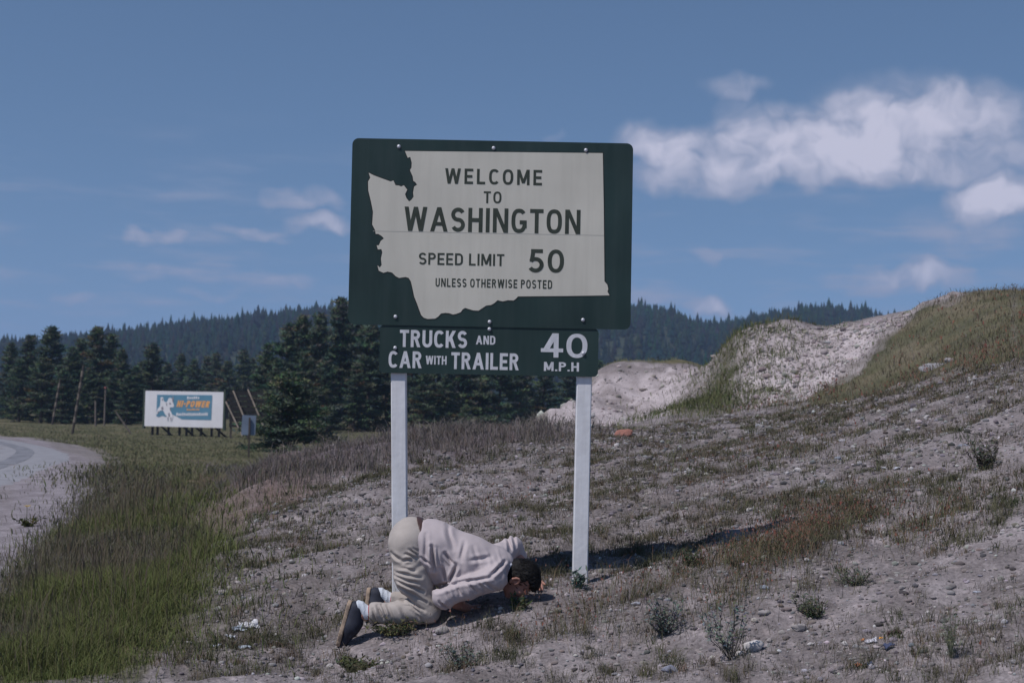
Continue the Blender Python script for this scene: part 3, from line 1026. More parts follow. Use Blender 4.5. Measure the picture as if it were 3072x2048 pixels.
def make_pine(seed, Ht=12.0, cb=.18, R=2.6, nb=66, low=.55, leaf=.40, warm=.2, clump=1.25):
    rng = random.Random(seed)
    TV, TF = [], []
    lean = (rng.uniform(-.02, .02), rng.uniform(-.02, .02))
    ax = lambda h: Vector((lean[0] * h + .06 * math.sin(h * .7 + seed), lean[1] * h, h))
    seg = 9
    r0 = .017 * Ht
    for i in range(seg):
        h0, h1 = Ht * .97 * i / seg, Ht * .97 * (i + 1) / seg
        flare = 1.35 if i == 0 else 1
        tube(TV, TF, ax(h0) - Vector((0, 0, .4 if i == 0 else .02)), ax(h1), r0 * (1 - .93 * i / seg) * flare, r0 * (1 - .93 * (i + 1) / seg), 7)
    LV, LC = [], []
    az = rng.uniform(0, 6.28)
    for b in range(nb):
        t = (b + rng.random()) / nb
        h = Ht * (cb + (1 - cb) * t ** .92)
        az += 2.4 + rng.uniform(-.6, .6)
        prof = (1 - t) ** .80 * (low + (1 - low) * min(1, t / .3)) + .03
        L = R * prof * rng.uniform(.55, 1.25)
        el = math.radians(-12 + 52 * t + rng.uniform(-12, 12))
        d = Vector((math.cos(az) * math.cos(el), math.sin(az) * math.cos(el), math.sin(el)))
        side = Vector((-d.y, d.x, 0)).normalized()
        p0 = ax(h)
        p1 = p0 + d * L + Vector((0, 0, .10 * L))
        tube(TV, TF, p0, p1, max(.012, .02 * L), .006, 3)
        w = rng.random()
        if rng.random() < warm * .3: bcol = (.17, .125, .065)
        else: bcol = (.060 + .105 * w, .090 + .110 * w, .066 + .060 * w)
        nc = max(2, int((2 + L * 4.2) * clump))
        for c in range(nc):
            s = .22 + .80 * (c + rng.random() * .9) / nc
            fan = (s * (1.15 - s) * 1.6) * L * .42
            q = p0.lerp(p1, s) + side * rng.gauss(0, .55) * fan + Vector((0, 0, rng.gauss(0, .07)))
            col = tuple(k * rng.uniform(.75, 1.25) for k in bcol)
            for _ in range(13):
                o = Vector((rng.gauss(0, 1), rng.gauss(0, 1), rng.gauss(.55, .5)))
                o = (o.normalized() * .8 + d * .5).normalized()
                ln = leaf * rng.uniform(.55, 1.2)
                st = q + Vector((rng.gauss(0, .17), rng.gauss(0, .17), rng.gauss(0, .07)))
                sd = o.orthogonal().normalized()
                sd = (Matrix.Rotation(rng.uniform(0, 6.28), 3, o) @ sd) * ln * .22
                LV += [st - sd, st + sd, st + o * ln]
                LC += [col] * 3
    tm = mesh_data('trunk', TV, TF, (M_BARK,))
    LV = np.array([tuple(v) for v in LV], np.float32)
    cm = mesh_data('crown', LV, np.arange(len(LV)).reshape(-1, 3), (M_LEAF,), False, np.array(LC))
    return tm, cm


PINES = [make_pine(1, cb=.04, R=3.0, low=.8, warm=.04), make_pine(2, cb=.05, R=2.6, low=.85, warm=.04), make_pine(3, cb=.02, R=3.3, low=.9, warm=.04), make_pine(4, cb=.12, R=2.7, low=.7, nb=60),
         make_pine(5, cb=.04, R=2.2, low=.85, nb=66, warm=.04), make_pine(6, cb=.22, R=3.0, low=.6, nb=58, warm=.35)]
BUSHY = make_pine(9, warm=.02, Ht=5.0, cb=.03, R=2.3, nb=90, low=.95, leaf=.24, clump=1.5)


def place_pine(kind, u, vtop, y, label, group, width=1.0, name='pine_tree'):
    p = P(u, 1290, y)
    z = float(H0([p[0]], [y])[0])
    top = P(u, vtop, y)[2]
    tm, cm = kind
    base_h = 5.0 if kind is BUSHY else 12.0
    s = (top - z) / base_h
    root = empty(name, (p[0], y, z - .05), label, 'tree', group)
    root.scale = (s * width, s * width, s)
    root.rotation_euler = (0, 0, random.uniform(0, 6.28))
    link('trunk', tm, root); link('crown', cm, root)
    return root


G_L, G_R, G_D = 'pines along the far edge of the field', 'pines in the dense stand behind the welcome sign', 'dark pines behind the billboard'
LEFT = [(25, 1030, 150, 1, 'pine at the extreme left edge of the far tree line'), (78, 1008, 142, 4, 'slim pine second from the picture\'s left edge, behind the road bend'),
        (150, 986, 138, 0, 'tall broad pine rising above the leaning poles with painted-in sun patches'), (205, 1045, 134, 2, 'lower pine just left of the taller leaning pole'),
        (240, 1020, 146, 5, 'pine directly behind the top of the taller leaning pole'), (286, 984, 138, 3, 'tallest pine left of the billboard, above the thin grey post'),
        (322, 1003, 147, 4, 'narrow pine just right of the thin grey post'), (362, 1048, 136, 1, 'pine above the leaning stick in the field'),
        (405, 1100, 140, 2, 'short pine between leaning stick and billboard'), (452, 1034, 150, 0, 'pointed pine standing behind the billboard\'s left end'),
        (120, 1075, 128, 5, 'short pine in front of the tall one, left of the leaning poles'), (185, 1110, 127, 2, 'small bushy pine at the foot of the leaning poles'),
        (335, 1120, 133, 2, 'low dense pine behind the thin grey post'), (55, 1080, 132, 2, 'low dense pine at far left beside the road bend'),
        (262, 1100, 131, 0, 'lower pine between the taller leaning pole and the thin grey post'), (378, 1125, 128, 2, 'low pine right behind the leaning stick'), (430, 1105, 152, 1, 'pine tight against the billboard\'s left edge')]
for u, vt, y, k, lab in LEFT:
    place_pine(PINES[k], u, vt, y, lab, G_L, random.uniform(1.35, 1.7))
DARKP = [(500, 1090, 185), (540, 1062, 195), (575, 1080, 182), (612, 1070, 205), (645, 1060, 190), (680, 1085, 180), (724, 1052, 188), (755, 1075, 200), (480, 1105, 205), (800, 1080, 190), (420, 1085, 190)]
DARKL = ['shaded pine above the billboard\'s left third', 'shaded pine above the billboard, left of its middle', 'shaded pine just above the middle of the billboard', 'shaded pine above the orange word on the billboard',
         'shaded pine above the billboard\'s right third', 'shaded pine above the billboard\'s right corner', 'dark pointed pine above the slanting prop poles', 'shaded pine between the prop poles and the dense stand',
         'shaded pine behind the pointed pine at the billboard\'s left end', 'shaded pine half hidden by the dense stand\'s left end', 'shaded pine between the leaning stick and the billboard']
for i, (u, vt, y) in enumerate(DARKP):
    place_pine(PINES[i % 6], u, vt, y, DARKL[i], G_D, 1.35)
RIGHT = [(792, 1035, 112, 2, 'outer left pine of the dense stand, above the grey back-to-front sign'), (850, 976, 118, 0, 'pine with orange-brown branch tips left of the welcome sign'),
         (908, 950, 124, 3, 'full pine two crowns left of the welcome sign'), (962, 944, 120, 1, 'pine touching the skyline just left of the tallest one'),
         (1014, 898, 128, 4, 'tallest slim pine beside the left edge of the welcome sign'), (1048, 915, 134, 5, 'pine half hidden by the welcome sign\'s lower left corner'),
         (1100, 960, 122, 0, 'pine behind the left end of the lower green panel'), (1160, 985, 126, 2, 'pine behind the top of the left white post'),
         (1235, 975, 120, 3, 'pine below the word CAR, right of the left white post'), (1300, 990, 128, 1, 'pine below the word WITH between the posts'),
         (1370, 985, 124, 5, 'pine midway between the two white posts'), (1435, 1000, 130, 0, 'pine under the letters TRAIL between the posts'),
         (1500, 1010, 122, 2, 'pine below the end of TRAILER between the posts'), (1560, 1020, 134, 4, 'pine at the dark end of the stand before the gravel pile'),
         (1625, 1040, 138, 1, 'pine peeping over the toe of the gravel pile'), (1700, 1060, 150, 3, 'pine just left of the top of the right white post'),
         (1800, 1085, 165, 2, 'pine just right of the right white post above the gravel pile'), (830, 1080, 104, 2, 'lower pine in front of the stand\'s left end'),
         (905, 1060, 108, 5, 'lower pine below the full crown, left of the welcome sign'), (980, 1075, 114, 0, 'pine with bare lower trunk left of the left white post'),
         (1060, 1090, 118, 3, 'pine with bare trunk beside the left white post'), (1270, 1110, 116, 5, 'small-crowned pine with dark trunk between the posts'),
         (1340, 1090, 117, 4, 'second dark-trunked pine between the posts'), (1880, 1100, 190, 0, 'far pine behind the first gravel pile')]
for u, vt, y, k, lab in RIGHT:
    place_pine(PINES[k], u, vt, y, lab, G_R, random.uniform(1.15, 1.45))
place_pine(BUSHY, 866, 1122, 62, 'young bushy pine standing low in front of the stand', None, 1.45, 'young_pine')
place_pine(BUSHY, 1395, 1215, 84, 'small young pine growing out of the meadow between the posts', None, .7, 'young_pine')

# ------------------------------------------------------------------ things in the field
M_WOOD = mat_basic('weathered_wood', (.17, .14, .12), .9, noise=.3, nscale=4)
M_WOODD = mat_basic('dark_wood', (.075, .062, .055), .9, noise=.3, nscale=2)
M_PALE = mat_basic('pale_wood_and_sun_patch', (.20, .165, .135), .9, noise=.2, nscale=3)  # pale prop poles, and the sun patches coloured onto the leaning poles
M_BBW = mat_basic('billboard_white', (.80, .78, .80), .7, noise=.04, nscale=1)
weather(M_BBW, .18, (3, 3, .6), (.55, .52, .50))
M_BBB = mat_basic('billboard_blue', (.12, .27, .38), .7, noise=.08, nscale=1)
M_BBO = mat_basic('billboard_orange', (.86, .42, .15), .7)
M_BBG = mat_basic('billboard_grey', (.26, .24, .28), .7)
M_GREYM = mat_basic('grey_metal', (.19, .235, .31), .6, noise=.15, nscale=2)


def box(w, d, h, bev=0.0, c=(0, 0, 0)):
    x, y, z = w / 2, d / 2, h / 2
    V = [(c[0] + sx * x, c[1] + sy * y, c[2] + sz * z) for sz in (-1, 1) for sy in (-1, 1) for sx in (-1, 1)]
    F = [(0, 2, 3, 1), (4, 5, 7, 6), (0, 1, 5, 4), (2, 6, 7, 3), (1, 3, 7, 5), (0, 4, 6, 2)]
    return V, F


def bar(p0, p1, w, d=None):
    """Square timber between two points."""
    d = d or w
    a, b = Vector(p0), Vector(p1)
    t = (b - a).normalized()
    s = t.cross(Vector((0, 1, 0)))
    s = s.normalized() if s.length > 1e-3 else Vector((1, 0, 0))
    n = s.cross(t)
    V = []
    for c in (a, b):
        for i, j in ((-1, -1), (1, -1), (1, 1), (-1, 1)):
            V.append(tuple(c + s * (i * w / 2) + n * (j * d / 2)))
    return V, [(0, 3, 2, 1), (4, 5, 6, 7), (0, 1, 5, 4), (1, 2, 6, 5), (2, 3, 7, 6), (3, 0, 4, 7)]


def build_billboard():
    Y = 90.0
    tl, tr, br, bl = P(439, 1170, Y), P(673, 1176, Y - 1.5), P(668, 1286, Y - 1.5), P(434, 1276, Y)
    c = (tl + tr + br + bl) / 4
    zg = float(H0([c[0]], [Y])[0])
    root = empty('billboard', (c[0], c[1], zg), 'white roadside billboard with blue picture panel and orange lettering', 'billboard')
    w = np.linalg.norm(tr - tl); h = tl[2] - bl[2]
    yaw = math.atan2(tr[1] - tl[1], tr[0] - tl[0])
    root.rotation_euler = (0, 0, yaw)
    cz = c[2] - zg
    panel = link('panel', mesh_data('panel', *box(w, .14, h), (M_BBW,)), root, (0, 0, cz))
    for s in (-1, 1):
        link('side_trim', mesh_data('side_trim', *box(.12, .2, h + .3), (mat_basic('trim_green', (.06, .08, .06), .8),)), root, (s * (w / 2 + .08), .02, cz))
    # picture, in units of the 200 x 100 px close-up (scale 11.76) of the board
    k = Y / FPX / 11.76
    f = lambda x, y: ((x / 11.76 + 455 - 553.5) * Y / FPX, (1227 - (y / 11.76 + 1175)) * Y / FPX + (x / 11.76 + 455 - 553.5) * Y / FPX * .026)
    pic = [f(110, 95), f(2250, 130), f(2235, 990), f(1100, 960), f(900, 860), f(760, 800), f(600, 830), f(480, 870), f(330, 830), f(200, 880), f(105, 850)]
    V, F = flat_poly(pic, -.085)
    picture = link('picture', mesh_data('picture', V, F, (M_BBB,)), panel)
    dog = [(255, 185), (345, 180), (385, 320), (480, 370), (540, 300), (560, 230), (640, 205), (700, 240), (735, 150), (770, 250), (745, 360), (790, 480), (770, 540), (690, 545), (630, 540),
           (640, 640), (690, 720), (760, 850), (720, 1010), (660, 1030), (620, 900), (590, 820), (580, 1020), (540, 1010), (520, 860), (430, 760), (380, 660), (300, 650), (230, 670), (150, 780), (100, 760), (150, 590), (240, 500), (250, 350)]
    V, F = flat_poly([f(*p) for p in dog], -.095)
    link('dog_figure', mesh_data('dog_figure', V, F, (M_BBW,)), panel)
    for pts in ([(600, 380), (660, 380), (670, 440), (610, 450)], [(700, 240), (745, 150), (765, 260), (740, 400)], [(560, 760), (620, 730), (650, 850), (600, 880)], [(470, 400), (510, 380), (520, 470), (490, 500)],
                [(280, 560), (350, 500), (390, 600), (330, 640)], [(300, 240), (340, 230), (350, 300), (310, 310)], [(640, 560), (680, 640), (650, 660), (615, 590)], [(150, 700), (200, 660), (210, 700), (160, 760)], [(540, 900), (565, 890), (570, 990), (548, 990)], [(660, 900), (700, 890), (705, 985), (672, 995)]):
        V, F = flat_poly([f(*p) for p in pts], -.10)
        link('dog_marking', mesh_data('dog_marking', V, F, (M_BBG,)), panel)
    a, b = f(880, 530), f(2130, 560)
    t = f(1500, 320)
    for V, F in text_line('HI-POWER', a[0], b[0], f(1500, 545)[1], t[1], .24, .095, .13, .28):
        link('letter', mesh_data('letter', V, F, (M_BBO,)), panel)
    def squiggle(x0, x1, y0, y1, n, mat, dz):
        V, F = [], []
        for i in range(n):
            xa = x0 + (x1 - x0) * i / n; xb = xa + (x1 - x0) / n * .72
            q, _ = flat_poly([f(xa, y1), f(xb, y1 - 12), f(xb, y0 + (i % 3) * 14), f(xa, y0 + (i * 7 % 4) * 9)], -.095)
            j = len(V); V += q; F.append((j, j + 1, j + 2, j + 3))
        link('small_print', mesh_data('small_print', V, F, (mat,)), panel)['kind'] = 'stuff'
    squiggle(1290, 1780, 165, 265, 6, M_BBW, 0)
    squiggle(1290, 1790, 590, 660, 8, M_BBO, 0)
    squiggle(890, 2120, 735, 845, 17, M_BBW, 0)
    zl = cz - h / 2
    for i, x in enumerate((-2.42, -2.05, -1.25, -.45, .05, .45, 1.1, 1.85, 2.38)):
        link('leg', mesh_data('leg', *bar((x, .3, -.3), (x, .3, zl + .1), .12), (M_WOODD,)), root)
        if i % 2:
            link('brace', mesh_data('brace', *bar((x + .75, 1.3, -.2), (x + .1, .36, zl + .1), .1), (M_WOODD,)), root)


build_billboard()


M_BOARD = mat_basic('tarred_board', (.030, .028, .028), .9, noise=.3, nscale=2)


def build_back_board():
    Y = 86.0
    c = P(735, 1235, Y)
    zg = float(H0([c[0]], [Y])[0])
    root = empty('billboard', (c[0], Y, zg), 'dark wooden back of a second board propped by pale slanting poles', 'billboard')
    zt = P(735, 1172, Y)[2] - zg
    for i in range(7):
        z = zt - .16 - i * .33
        link('board', mesh_data('board', *box(2.4, .05, .28), (M_BOARD,)), root, (.15, .4, z))
    for x in (-.95, .1, 1.2):
        link('upright', mesh_data('upright', *bar((x, .47, -.2), (x, .47, zt), .1), (M_WOODD,)), root)
    for (ua, va, ub, vb) in ((678, 1205, 728, 1308), (700, 1172, 752, 1300), (744, 1168, 800, 1300)):
        a, b = P(ua, va, Y + .3), P(ub, vb, Y - 1.4)
        o = np.array([c[0], Y, zg])
        link('prop_pole', mesh_data('prop_pole', *bar(a - o, b - o, .085), (M_PALE,)), root)


build_back_board()


def build_grey_sign():
    Y = 50.0
    b = P(746, 1372, Y)
    zg = float(ground_z([b[0]], [Y])[0])
    root = empty('road_sign', (b[0], Y, zg), 'blank grey back of a small road sign beside the young pine', 'road sign')
    o = np.array([b[0], Y, zg])
    t = P(749, 1252, Y)
    link('post', mesh_data('post', *bar((0, 0, -.3), t - o, .055), (M_WOODD,)), root)
    c = P(747, 1275, Y) - o
    V, F = rounded_panel(.50, .72, .03, .008)
    link('panel', mesh_data('panel', V, F, (M_GREYM,)), root, (c[0] - .02, .05, c[2]), (0, math.radians(2), math.radians(8)))


build_grey_sign()


def pole(name, pts, Y, r, label, bands=0, cap=None, cat='pole'):
    (ub, vb), (ut, vt) = pts
    b = P(ub, vb, Y); zg = float(H0([b[0]], [Y])[0])
    t = P(ut, vt, Y)
    t[2] += zg - b[2]
    root = empty(name, (b[0], Y, zg), label, cat)
    d = Vector(t - np.array([b[0], Y, zg]))
    V, F = [], []
    tube(V, F, -d * .08, d, r, r * .75, 10)
    link('shaft', mesh_data('shaft', V, F, (M_WOODD if bands else M_WOOD,)), root)
    for i in range(bands):  # patches of sun on the shaft, put in as paler bands over darker wood
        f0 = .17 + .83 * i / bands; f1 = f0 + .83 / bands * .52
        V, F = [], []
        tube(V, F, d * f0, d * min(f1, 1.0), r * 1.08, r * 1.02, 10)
        link('painted_sun_band', mesh_data('painted_sun_band', V, F, (M_PALE,)), root)
    if cap:
        V, F = [], []
        tube(V, F, d * .985, d * 1.03, r * 1.5, r * 1.3, 10)
        n = len(V)
        F.append(tuple(range(n - 10, n)))
        link('cap', mesh_data('cap', V, F, (mat_basic('cap_red', (.30, .10, .09), .7),)), root)


pole('utility_pole', ((217, 1302), (251, 1096)), 86, .08, 'taller leaning dark pole with sun patches painted in as paler bands, before the pines', 5)
pole('utility_pole', ((157, 1262), (182, 1124)), 122, .10, 'shorter leaning pole with sun patches painted in as paler bands, left of the taller one', 4)
pole('field_post', ((313, 1273), (317, 1160)), 122, .09, 'thin upright grey post with reddish top, left of the billboard', 0, True, 'post')
pole('leaning_stick', ((393, 1302), (347, 1236)), 92, .06, 'thin grey stick leaning in the meadow left of the billboard', 0, None, 'stick')
pole('field_post', ((287, 1272), (287, 1195)), 118, .1, 'faint brown post left of the thin grey one', 0, None, 'post')

# ------------------------------------------------------------------ plants
def blades(pos, h, w, lean, col, tip=None, curve=.5, rng=RNG):
    """One mesh of grass blades. pos (N,3); returns V, F, C."""
    N = len(pos)
    az = rng.uniform(0, 2 * np.pi, N); fa = rng.uniform(0, 2 * np.pi, N)
    dx, dy = np.cos(az) * lean * h, np.sin(az) * lean * h
    sx, sy = np.cos(fa) * w / 2, np.sin(fa) * w / 2
    V = np.zeros((N, 5, 3))
    V[:, 0] = pos + np.stack([-sx, -sy, -.02 * np.ones(N)], 1)
    V[:, 1] = pos + np.stack([sx, sy, -.02 * np.ones(N)], 1)
    m = np.stack([dx * .3, dy * .3, h * .58], 1)
    V[:, 2] = pos + m + np.stack([sx, sy, 0 * sx], 1) * .8
    V[:, 3] = pos + m - np.stack([sx, sy, 0 * sx], 1) * .8
    V[:, 4] = pos + np.stack([dx, dy, h * (1 - .25 * lean * curve)], 1)
    b = np.arange(N)[:, None] * 5
    F = np.concatenate([b + [0, 1, 2], b + [0, 2, 3], b + [3, 2, 4]], 1).reshape(-1, 3)
    tip = col if tip is None else tip
    C = np.stack([col, col, (col + tip) / 2, (col + tip) / 2, tip], 1)
    return V.reshape(-1, 3), F, C.reshape(-1, 3)


def merge(parts):
    V, F, C, n = [], [], [], 0
    for v, f, c in parts:
        V.append(v); F.append(f + n); C.append(c); n += len(v)
    return np.concatenate(V), np.concatenate(F), np.concatenate(C)


def sample_zone(poly, N, rng=RNG, power=1.0, soft=.12):
    """Points inside a ground polygon, denser near the camera."""
    lo, hi = poly.min(0), poly.max(0)
    out = np.zeros((0, 2))
    for _ in range(60):
        p = rng.uniform(lo, hi, (N * 3, 2))
        r = np.hypot(p[:, 0], p[:, 1])
        s = np.clip(r / 10, .5, 5)
        j = np.stack([fbm2(p[:, 0] / (.5 * s), p[:, 1] / (.5 * s), 3) - .5, fbm2(p[:, 0] / (.5 * s), p[:, 1] / (.5 * s), 8) - .5], 1) * (.9 * s)[:, None]
        ok = pip(p[:, 0] + j[:, 0], p[:, 1] + j[:, 1], poly)
        rmin = max(4.0, np.hypot(poly[:, 0], poly[:, 1]).min())
        ok &= rng.random(len(p)) < (rmin / r) ** power
        p = p + rng.normal(0, soft, p.shape) * np.clip(r / 9, .6, 3)[:, None]
        out = np.concatenate([out, p[ok]])
        if len(out) >= N:
            break
    return out[:N]


def pal(N, colors, rng=RNG, jit=.2):
    c = np.array(colors)[rng.integers(0, len(colors), N)]
    return c * rng.uniform(1 - jit, 1 + jit, (N, 1)) * rng.uniform(.93, 1.07, (N, 3))


def grass_patch(xy, h0, h1, wid, colors, tips=None, lean=(.35, 1.2), rng=RNG):
    N = len(xy)
    r = np.hypot(xy[:, 0], xy[:, 1])
    pos = np.stack([xy[:, 0], xy[:, 1], ground_z(xy[:, 0], xy[:, 1])], 1)
    h = rng.uniform(h0, h1, N) * (.15 + 1.6 * fbm2(xy[:, 0] * 2.1, xy[:, 1] * 2.1, 101, 3) ** 1.2 + .3 * (rng.random(N) < .1))
    w = wid * np.clip(r / 8, .8, 12) * rng.uniform(.7, 1.3, N)
    col = pal(N, colors, rng)
    tip = pal(N, tips, rng) if tips else col * 1.1
    return blades(pos, h, w, rng.uniform(*lean, N), col, tip, rng=rng)


GREEN = [(.105, .140, .050), (.125, .155, .058), (.092, .128, .055), (.155, .165, .075), (.185, .160, .095), (.145, .145, .085)]
OLIVE = [(.105, .105, .062), (.130, .125, .078), (.085, .092, .055), (.165, .145, .105), (.140, .120, .090)]
RUST = [(.210, .100, .078), (.185, .112, .085), (.165, .118, .088), (.235, .098, .075)]
MAUVE = [(.200, .172, .178), (.170, .150, .138), (.230, .198, .200), (.150, .142, .105)]

parts = []
v = sample_zone(Z_VERGE, 70000, power=1.3, soft=.16)
f = fbm2(v[:, 0] * .9, v[:, 1] * .9, 161, 3) + .10 * (v[:, 0] + 2.2)
a, b, c = v[f > .47], v[(f <= .47) & (f > .33)], v[f <= .33]
parts.append(grass_patch(a, .04, .19, .0036, [(.11, .15, .045), (.135, .165, .055), (.16, .175, .07)], [(.15, .175, .065), (.185, .18, .085)]))
parts.append(grass_patch(b, .03, .16, .0036, GREEN, GREEN + [(.20, .165, .11)]))
parts.append(grass_patch(c, .03, .15, .0036, GREEN[2:] + MAUVE[1:2], MAUVE + GREEN[3:]))
v = sample_zone(Z_VERGE, 3000, power=1.2)
parts.append(grass_patch(v, .20, .34, .0036, [(.13, .11, .07), (.09, .09, .05)], [(.20, .15, .13), (.17, .14, .09)], (.1, .35)))
# ragged fringe where the verge thins out onto gravel
fr = Z_VERGE[[0, 1, 2, 3, 4, 5, 6, 7, 8, 9]]
k = RNG.integers(0, len(fr) - 1, 5200); t = RNG.random(5200)
e = fr[k] * (1 - t[:, None]) + fr[k + 1] * t[:, None] + RNG.normal(0, .42, (5200, 2)) * np.clip(np.hypot(fr[k][:, 0], fr[k][:, 1]) / 9, .8, 4)[:, None]
parts.append(grass_patch(e, .04, .15, .005, GREEN + OLIVE, GREEN))
o = link('grass', mesh_data('verge_grass', *(lambda m: (m[0], m[1]))(merge(parts)), (M_BLADE,), False, merge(parts)[2]))
tag(o, 'tall green grass filling the verge between road and gravel slope', 'grass', kind='stuff')

# road shoulder weeds
e = sample_zone(Z_SHOULDER, 2600, power=.8)
e = e[(fbm2(e[:, 0] * .55, e[:, 1] * .55, 121, 3) > .60) & (e[:, 0] > -8.6 + 0 * e[:, 0])]
m = grass_patch(e, .05, .14, .006, OLIVE + GREEN, OLIVE)
o = link('grass', mesh_data('shoulder_grass', m[0], m[1], (M_BLADE,), False, m[2]))
tag(o, 'thin weeds scattered over the gravel road shoulder', 'grass', kind='stuff')


def tufts(xy, n0, n1, h0, h1, spread, wid, colors, tips=None, rng=RNG):
    n = rng.integers(n0, n1, len(xy))
    idx = np.repeat(np.arange(len(xy)), n)
    size = rng.uniform(.6, 1.5, len(xy))
    r = np.hypot(xy[:, 0], xy[:, 1])
    off = rng.normal(0, 1, (len(idx), 2)) * (spread * size[idx] * np.clip(r[idx] / 10, .7, 2.2))[:, None]
    p = xy[idx] + off
    pos = np.stack([p[:, 0], p[:, 1], ground_z(p[:, 0], p[:, 1])], 1)
    h = rng.uniform(h0, h1, len(idx)) * size[idx] * np.exp(-(off ** 2).sum(1) / (2 * (spread * 2.2) ** 2))
    base = pal(len(xy), colors, rng)[idx] * rng.uniform(.8, 1.2, (len(idx), 1))
    tip = pal(len(xy), tips, rng)[idx] if tips else base * 1.1
    w = wid * np.clip(r[idx] / 8, .8, 8) * rng.uniform(.7, 1.4, len(idx))
    return blades(pos, h + .02, w, rng.uniform(.4, 1.5, len(idx)), base, tip, rng=rng)


# sparse tufts over the gravel slope
Z_SLOPE = np.array([hit(u, v) for u, v in ((560, 2046), (620, 1850), (660, 1700), (720, 1600), (850, 1500), (1100, 1420), (1500, 1330), (1700, 1300), (2000, 1270), (2400, 1230), (2700, 1170), (3130, 1080), (3130, 1500), (3130, 2046), (1500, 2046))])
s = sample_zone(Z_SLOPE, 6200, power=1.5)
mask = fbm2((s[:, 0] * .84 + s[:, 1] * .54) * .55 + 3, (-s[:, 0] * .54 + s[:, 1] * .84) * 1.7, 131, 3)
s = s[RNG.random(len(s)) < np.clip((mask - .40) * 4.2, .05, 1)]
person_zone = ((s[:, 0] + .3) / .95) ** 2 + ((s[:, 1] - 8.5) / .33) ** 2 < 1
s = s[~person_zone]
half = len(s) // 3
parts = [tufts(s[:half], 26, 60, .02, .085, .040, .0028, OLIVE + [(.055, .072, .036)], OLIVE + [(.12, .10, .07)]),
         tufts(s[half:], 10, 26, .012, .055, .034, .0028, OLIVE + [(.07, .08, .04)], OLIVE + RUST[:2])]
s4 = sample_zone(Z_SLOPE, 5200, power=1.4)
mk = fbm2((s4[:, 0] * .84 + s4[:, 1] * .54) * .8 + 9, (-s4[:, 0] * .54 + s4[:, 1] * .84) * 2.1, 171, 3)
s4 = s4[RNG.random(len(s4)) < np.clip((mk - .42) * 4, .05, 1)]
s4 = s4[((s4[:, 0] + .3) / .95) ** 2 + ((s4[:, 1] - 8.5) / .33) ** 2 > 1]
parts.append(tufts(s4, 8, 20, .012, .05, .05, .0024, OLIVE[3:] + MAUVE[1:] + RUST[2:3], OLIVE + MAUVE[:2] + RUST[1:3]))
m = merge(parts)
o = link('grass', mesh_data('slope_tufts', m[0], m[1], (M_BLADE,), False, m[2]))
tag(o, 'sparse dull green grass tufts and weeds dotted over the gravel slope', 'grass', kind='stuff')

# red sorrel
parts = []
for i, z in enumerate(Z_REDS):
    n = (8000, 7500, 1000, 900, 1200, 2600, 1500, 500, 1800)[i]
    p = sample_zone(z, n, power=.6, soft=.3)
    p = p[RNG.random(len(p)) < np.clip((fbm2((p[:, 0] * .84 + p[:, 1] * .54) * 1.3, (-p[:, 0] * .54 + p[:, 1] * .84) * 3.2, 141 + i, 4) - .43) * 5.5, .04, .9)]
    if len(p) < 5: continue
    parts.append(grass_patch(p, .03, .19, .0026, OLIVE + GREEN[2:], RUST + OLIVE + GREEN[3:], (.3, 1.2)))
    q = p[RNG.random(len(p)) < .16]
    # seed heads: little flakes along the upper stem
    n = len(q); kk = 4
    base = np.repeat(np.stack([q[:, 0], q[:, 1], ground_z(q[:, 0], q[:, 1])], 1), kk, 0)
    rr = np.hypot(base[:, 0], base[:, 1])
    c = base + np.stack([RNG.normal(0, .022, n * kk), RNG.normal(0, .022, n * kk), RNG.uniform(.03, .17, n * kk)], 1)
    sz = .005 * np.clip(rr / 8, .8, 4)[:, None, None]
    T = c[:, None] + RNG.normal(0, 1, (n * kk, 3, 3)) * sz * np.array([.8, .8, 1.6])
    parts.append((T.reshape(-1, 3), np.arange(n * kk * 3).reshape(-1, 3), np.repeat(pal(n * kk, RUST), 3, 0)))
m = merge(parts)
o = link('sorrel', mesh_data('sorrel', m[0], m[1], (M_BLADE,), False, m[2]))
tag(o, 'patches of rust-red flowering sorrel on the gravel slope', 'wild plants', kind='stuff')

# ridge, bank, gully, field
parts = [grass_patch(sample_zone(Z_PURPLE, 15000, power=.6, soft=.12), .04, .18, .0028, MAUVE, MAUVE + RUST[1:2], (.2, .7)),
         grass_patch(sample_zone(Z_RUST, 6500, power=.6, soft=.3), .03, .11, .0028, OLIVE + GREEN, RUST[1:3] + OLIVE + GREEN, (.1, .5))]
ridge = np.array([hit(u, vv + 4) for u, vv in ((720, 1400), (800, 1388), (1000, 1343), (1300, 1305), (1500, 1288), (1640, 1270))])
k = RNG.integers(0, len(ridge) - 1, 5000); t = RNG.random(5000)
e = ridge[k] * (1 - t[:, None]) + ridge[k + 1] * t[:, None] + RNG.normal(0, .8, (5000, 2))
parts.append(grass_patch(e, .06, .24, .0032, MAUVE, MAUVE))
m = merge(parts)
o = link('grass', mesh_data('ridge_grass', m[0], m[1], (M_BLADE,), False, m[2]))
tag(o, 'dry mauve grass along the brow of the slope behind the sign', 'grass', kind='stuff')

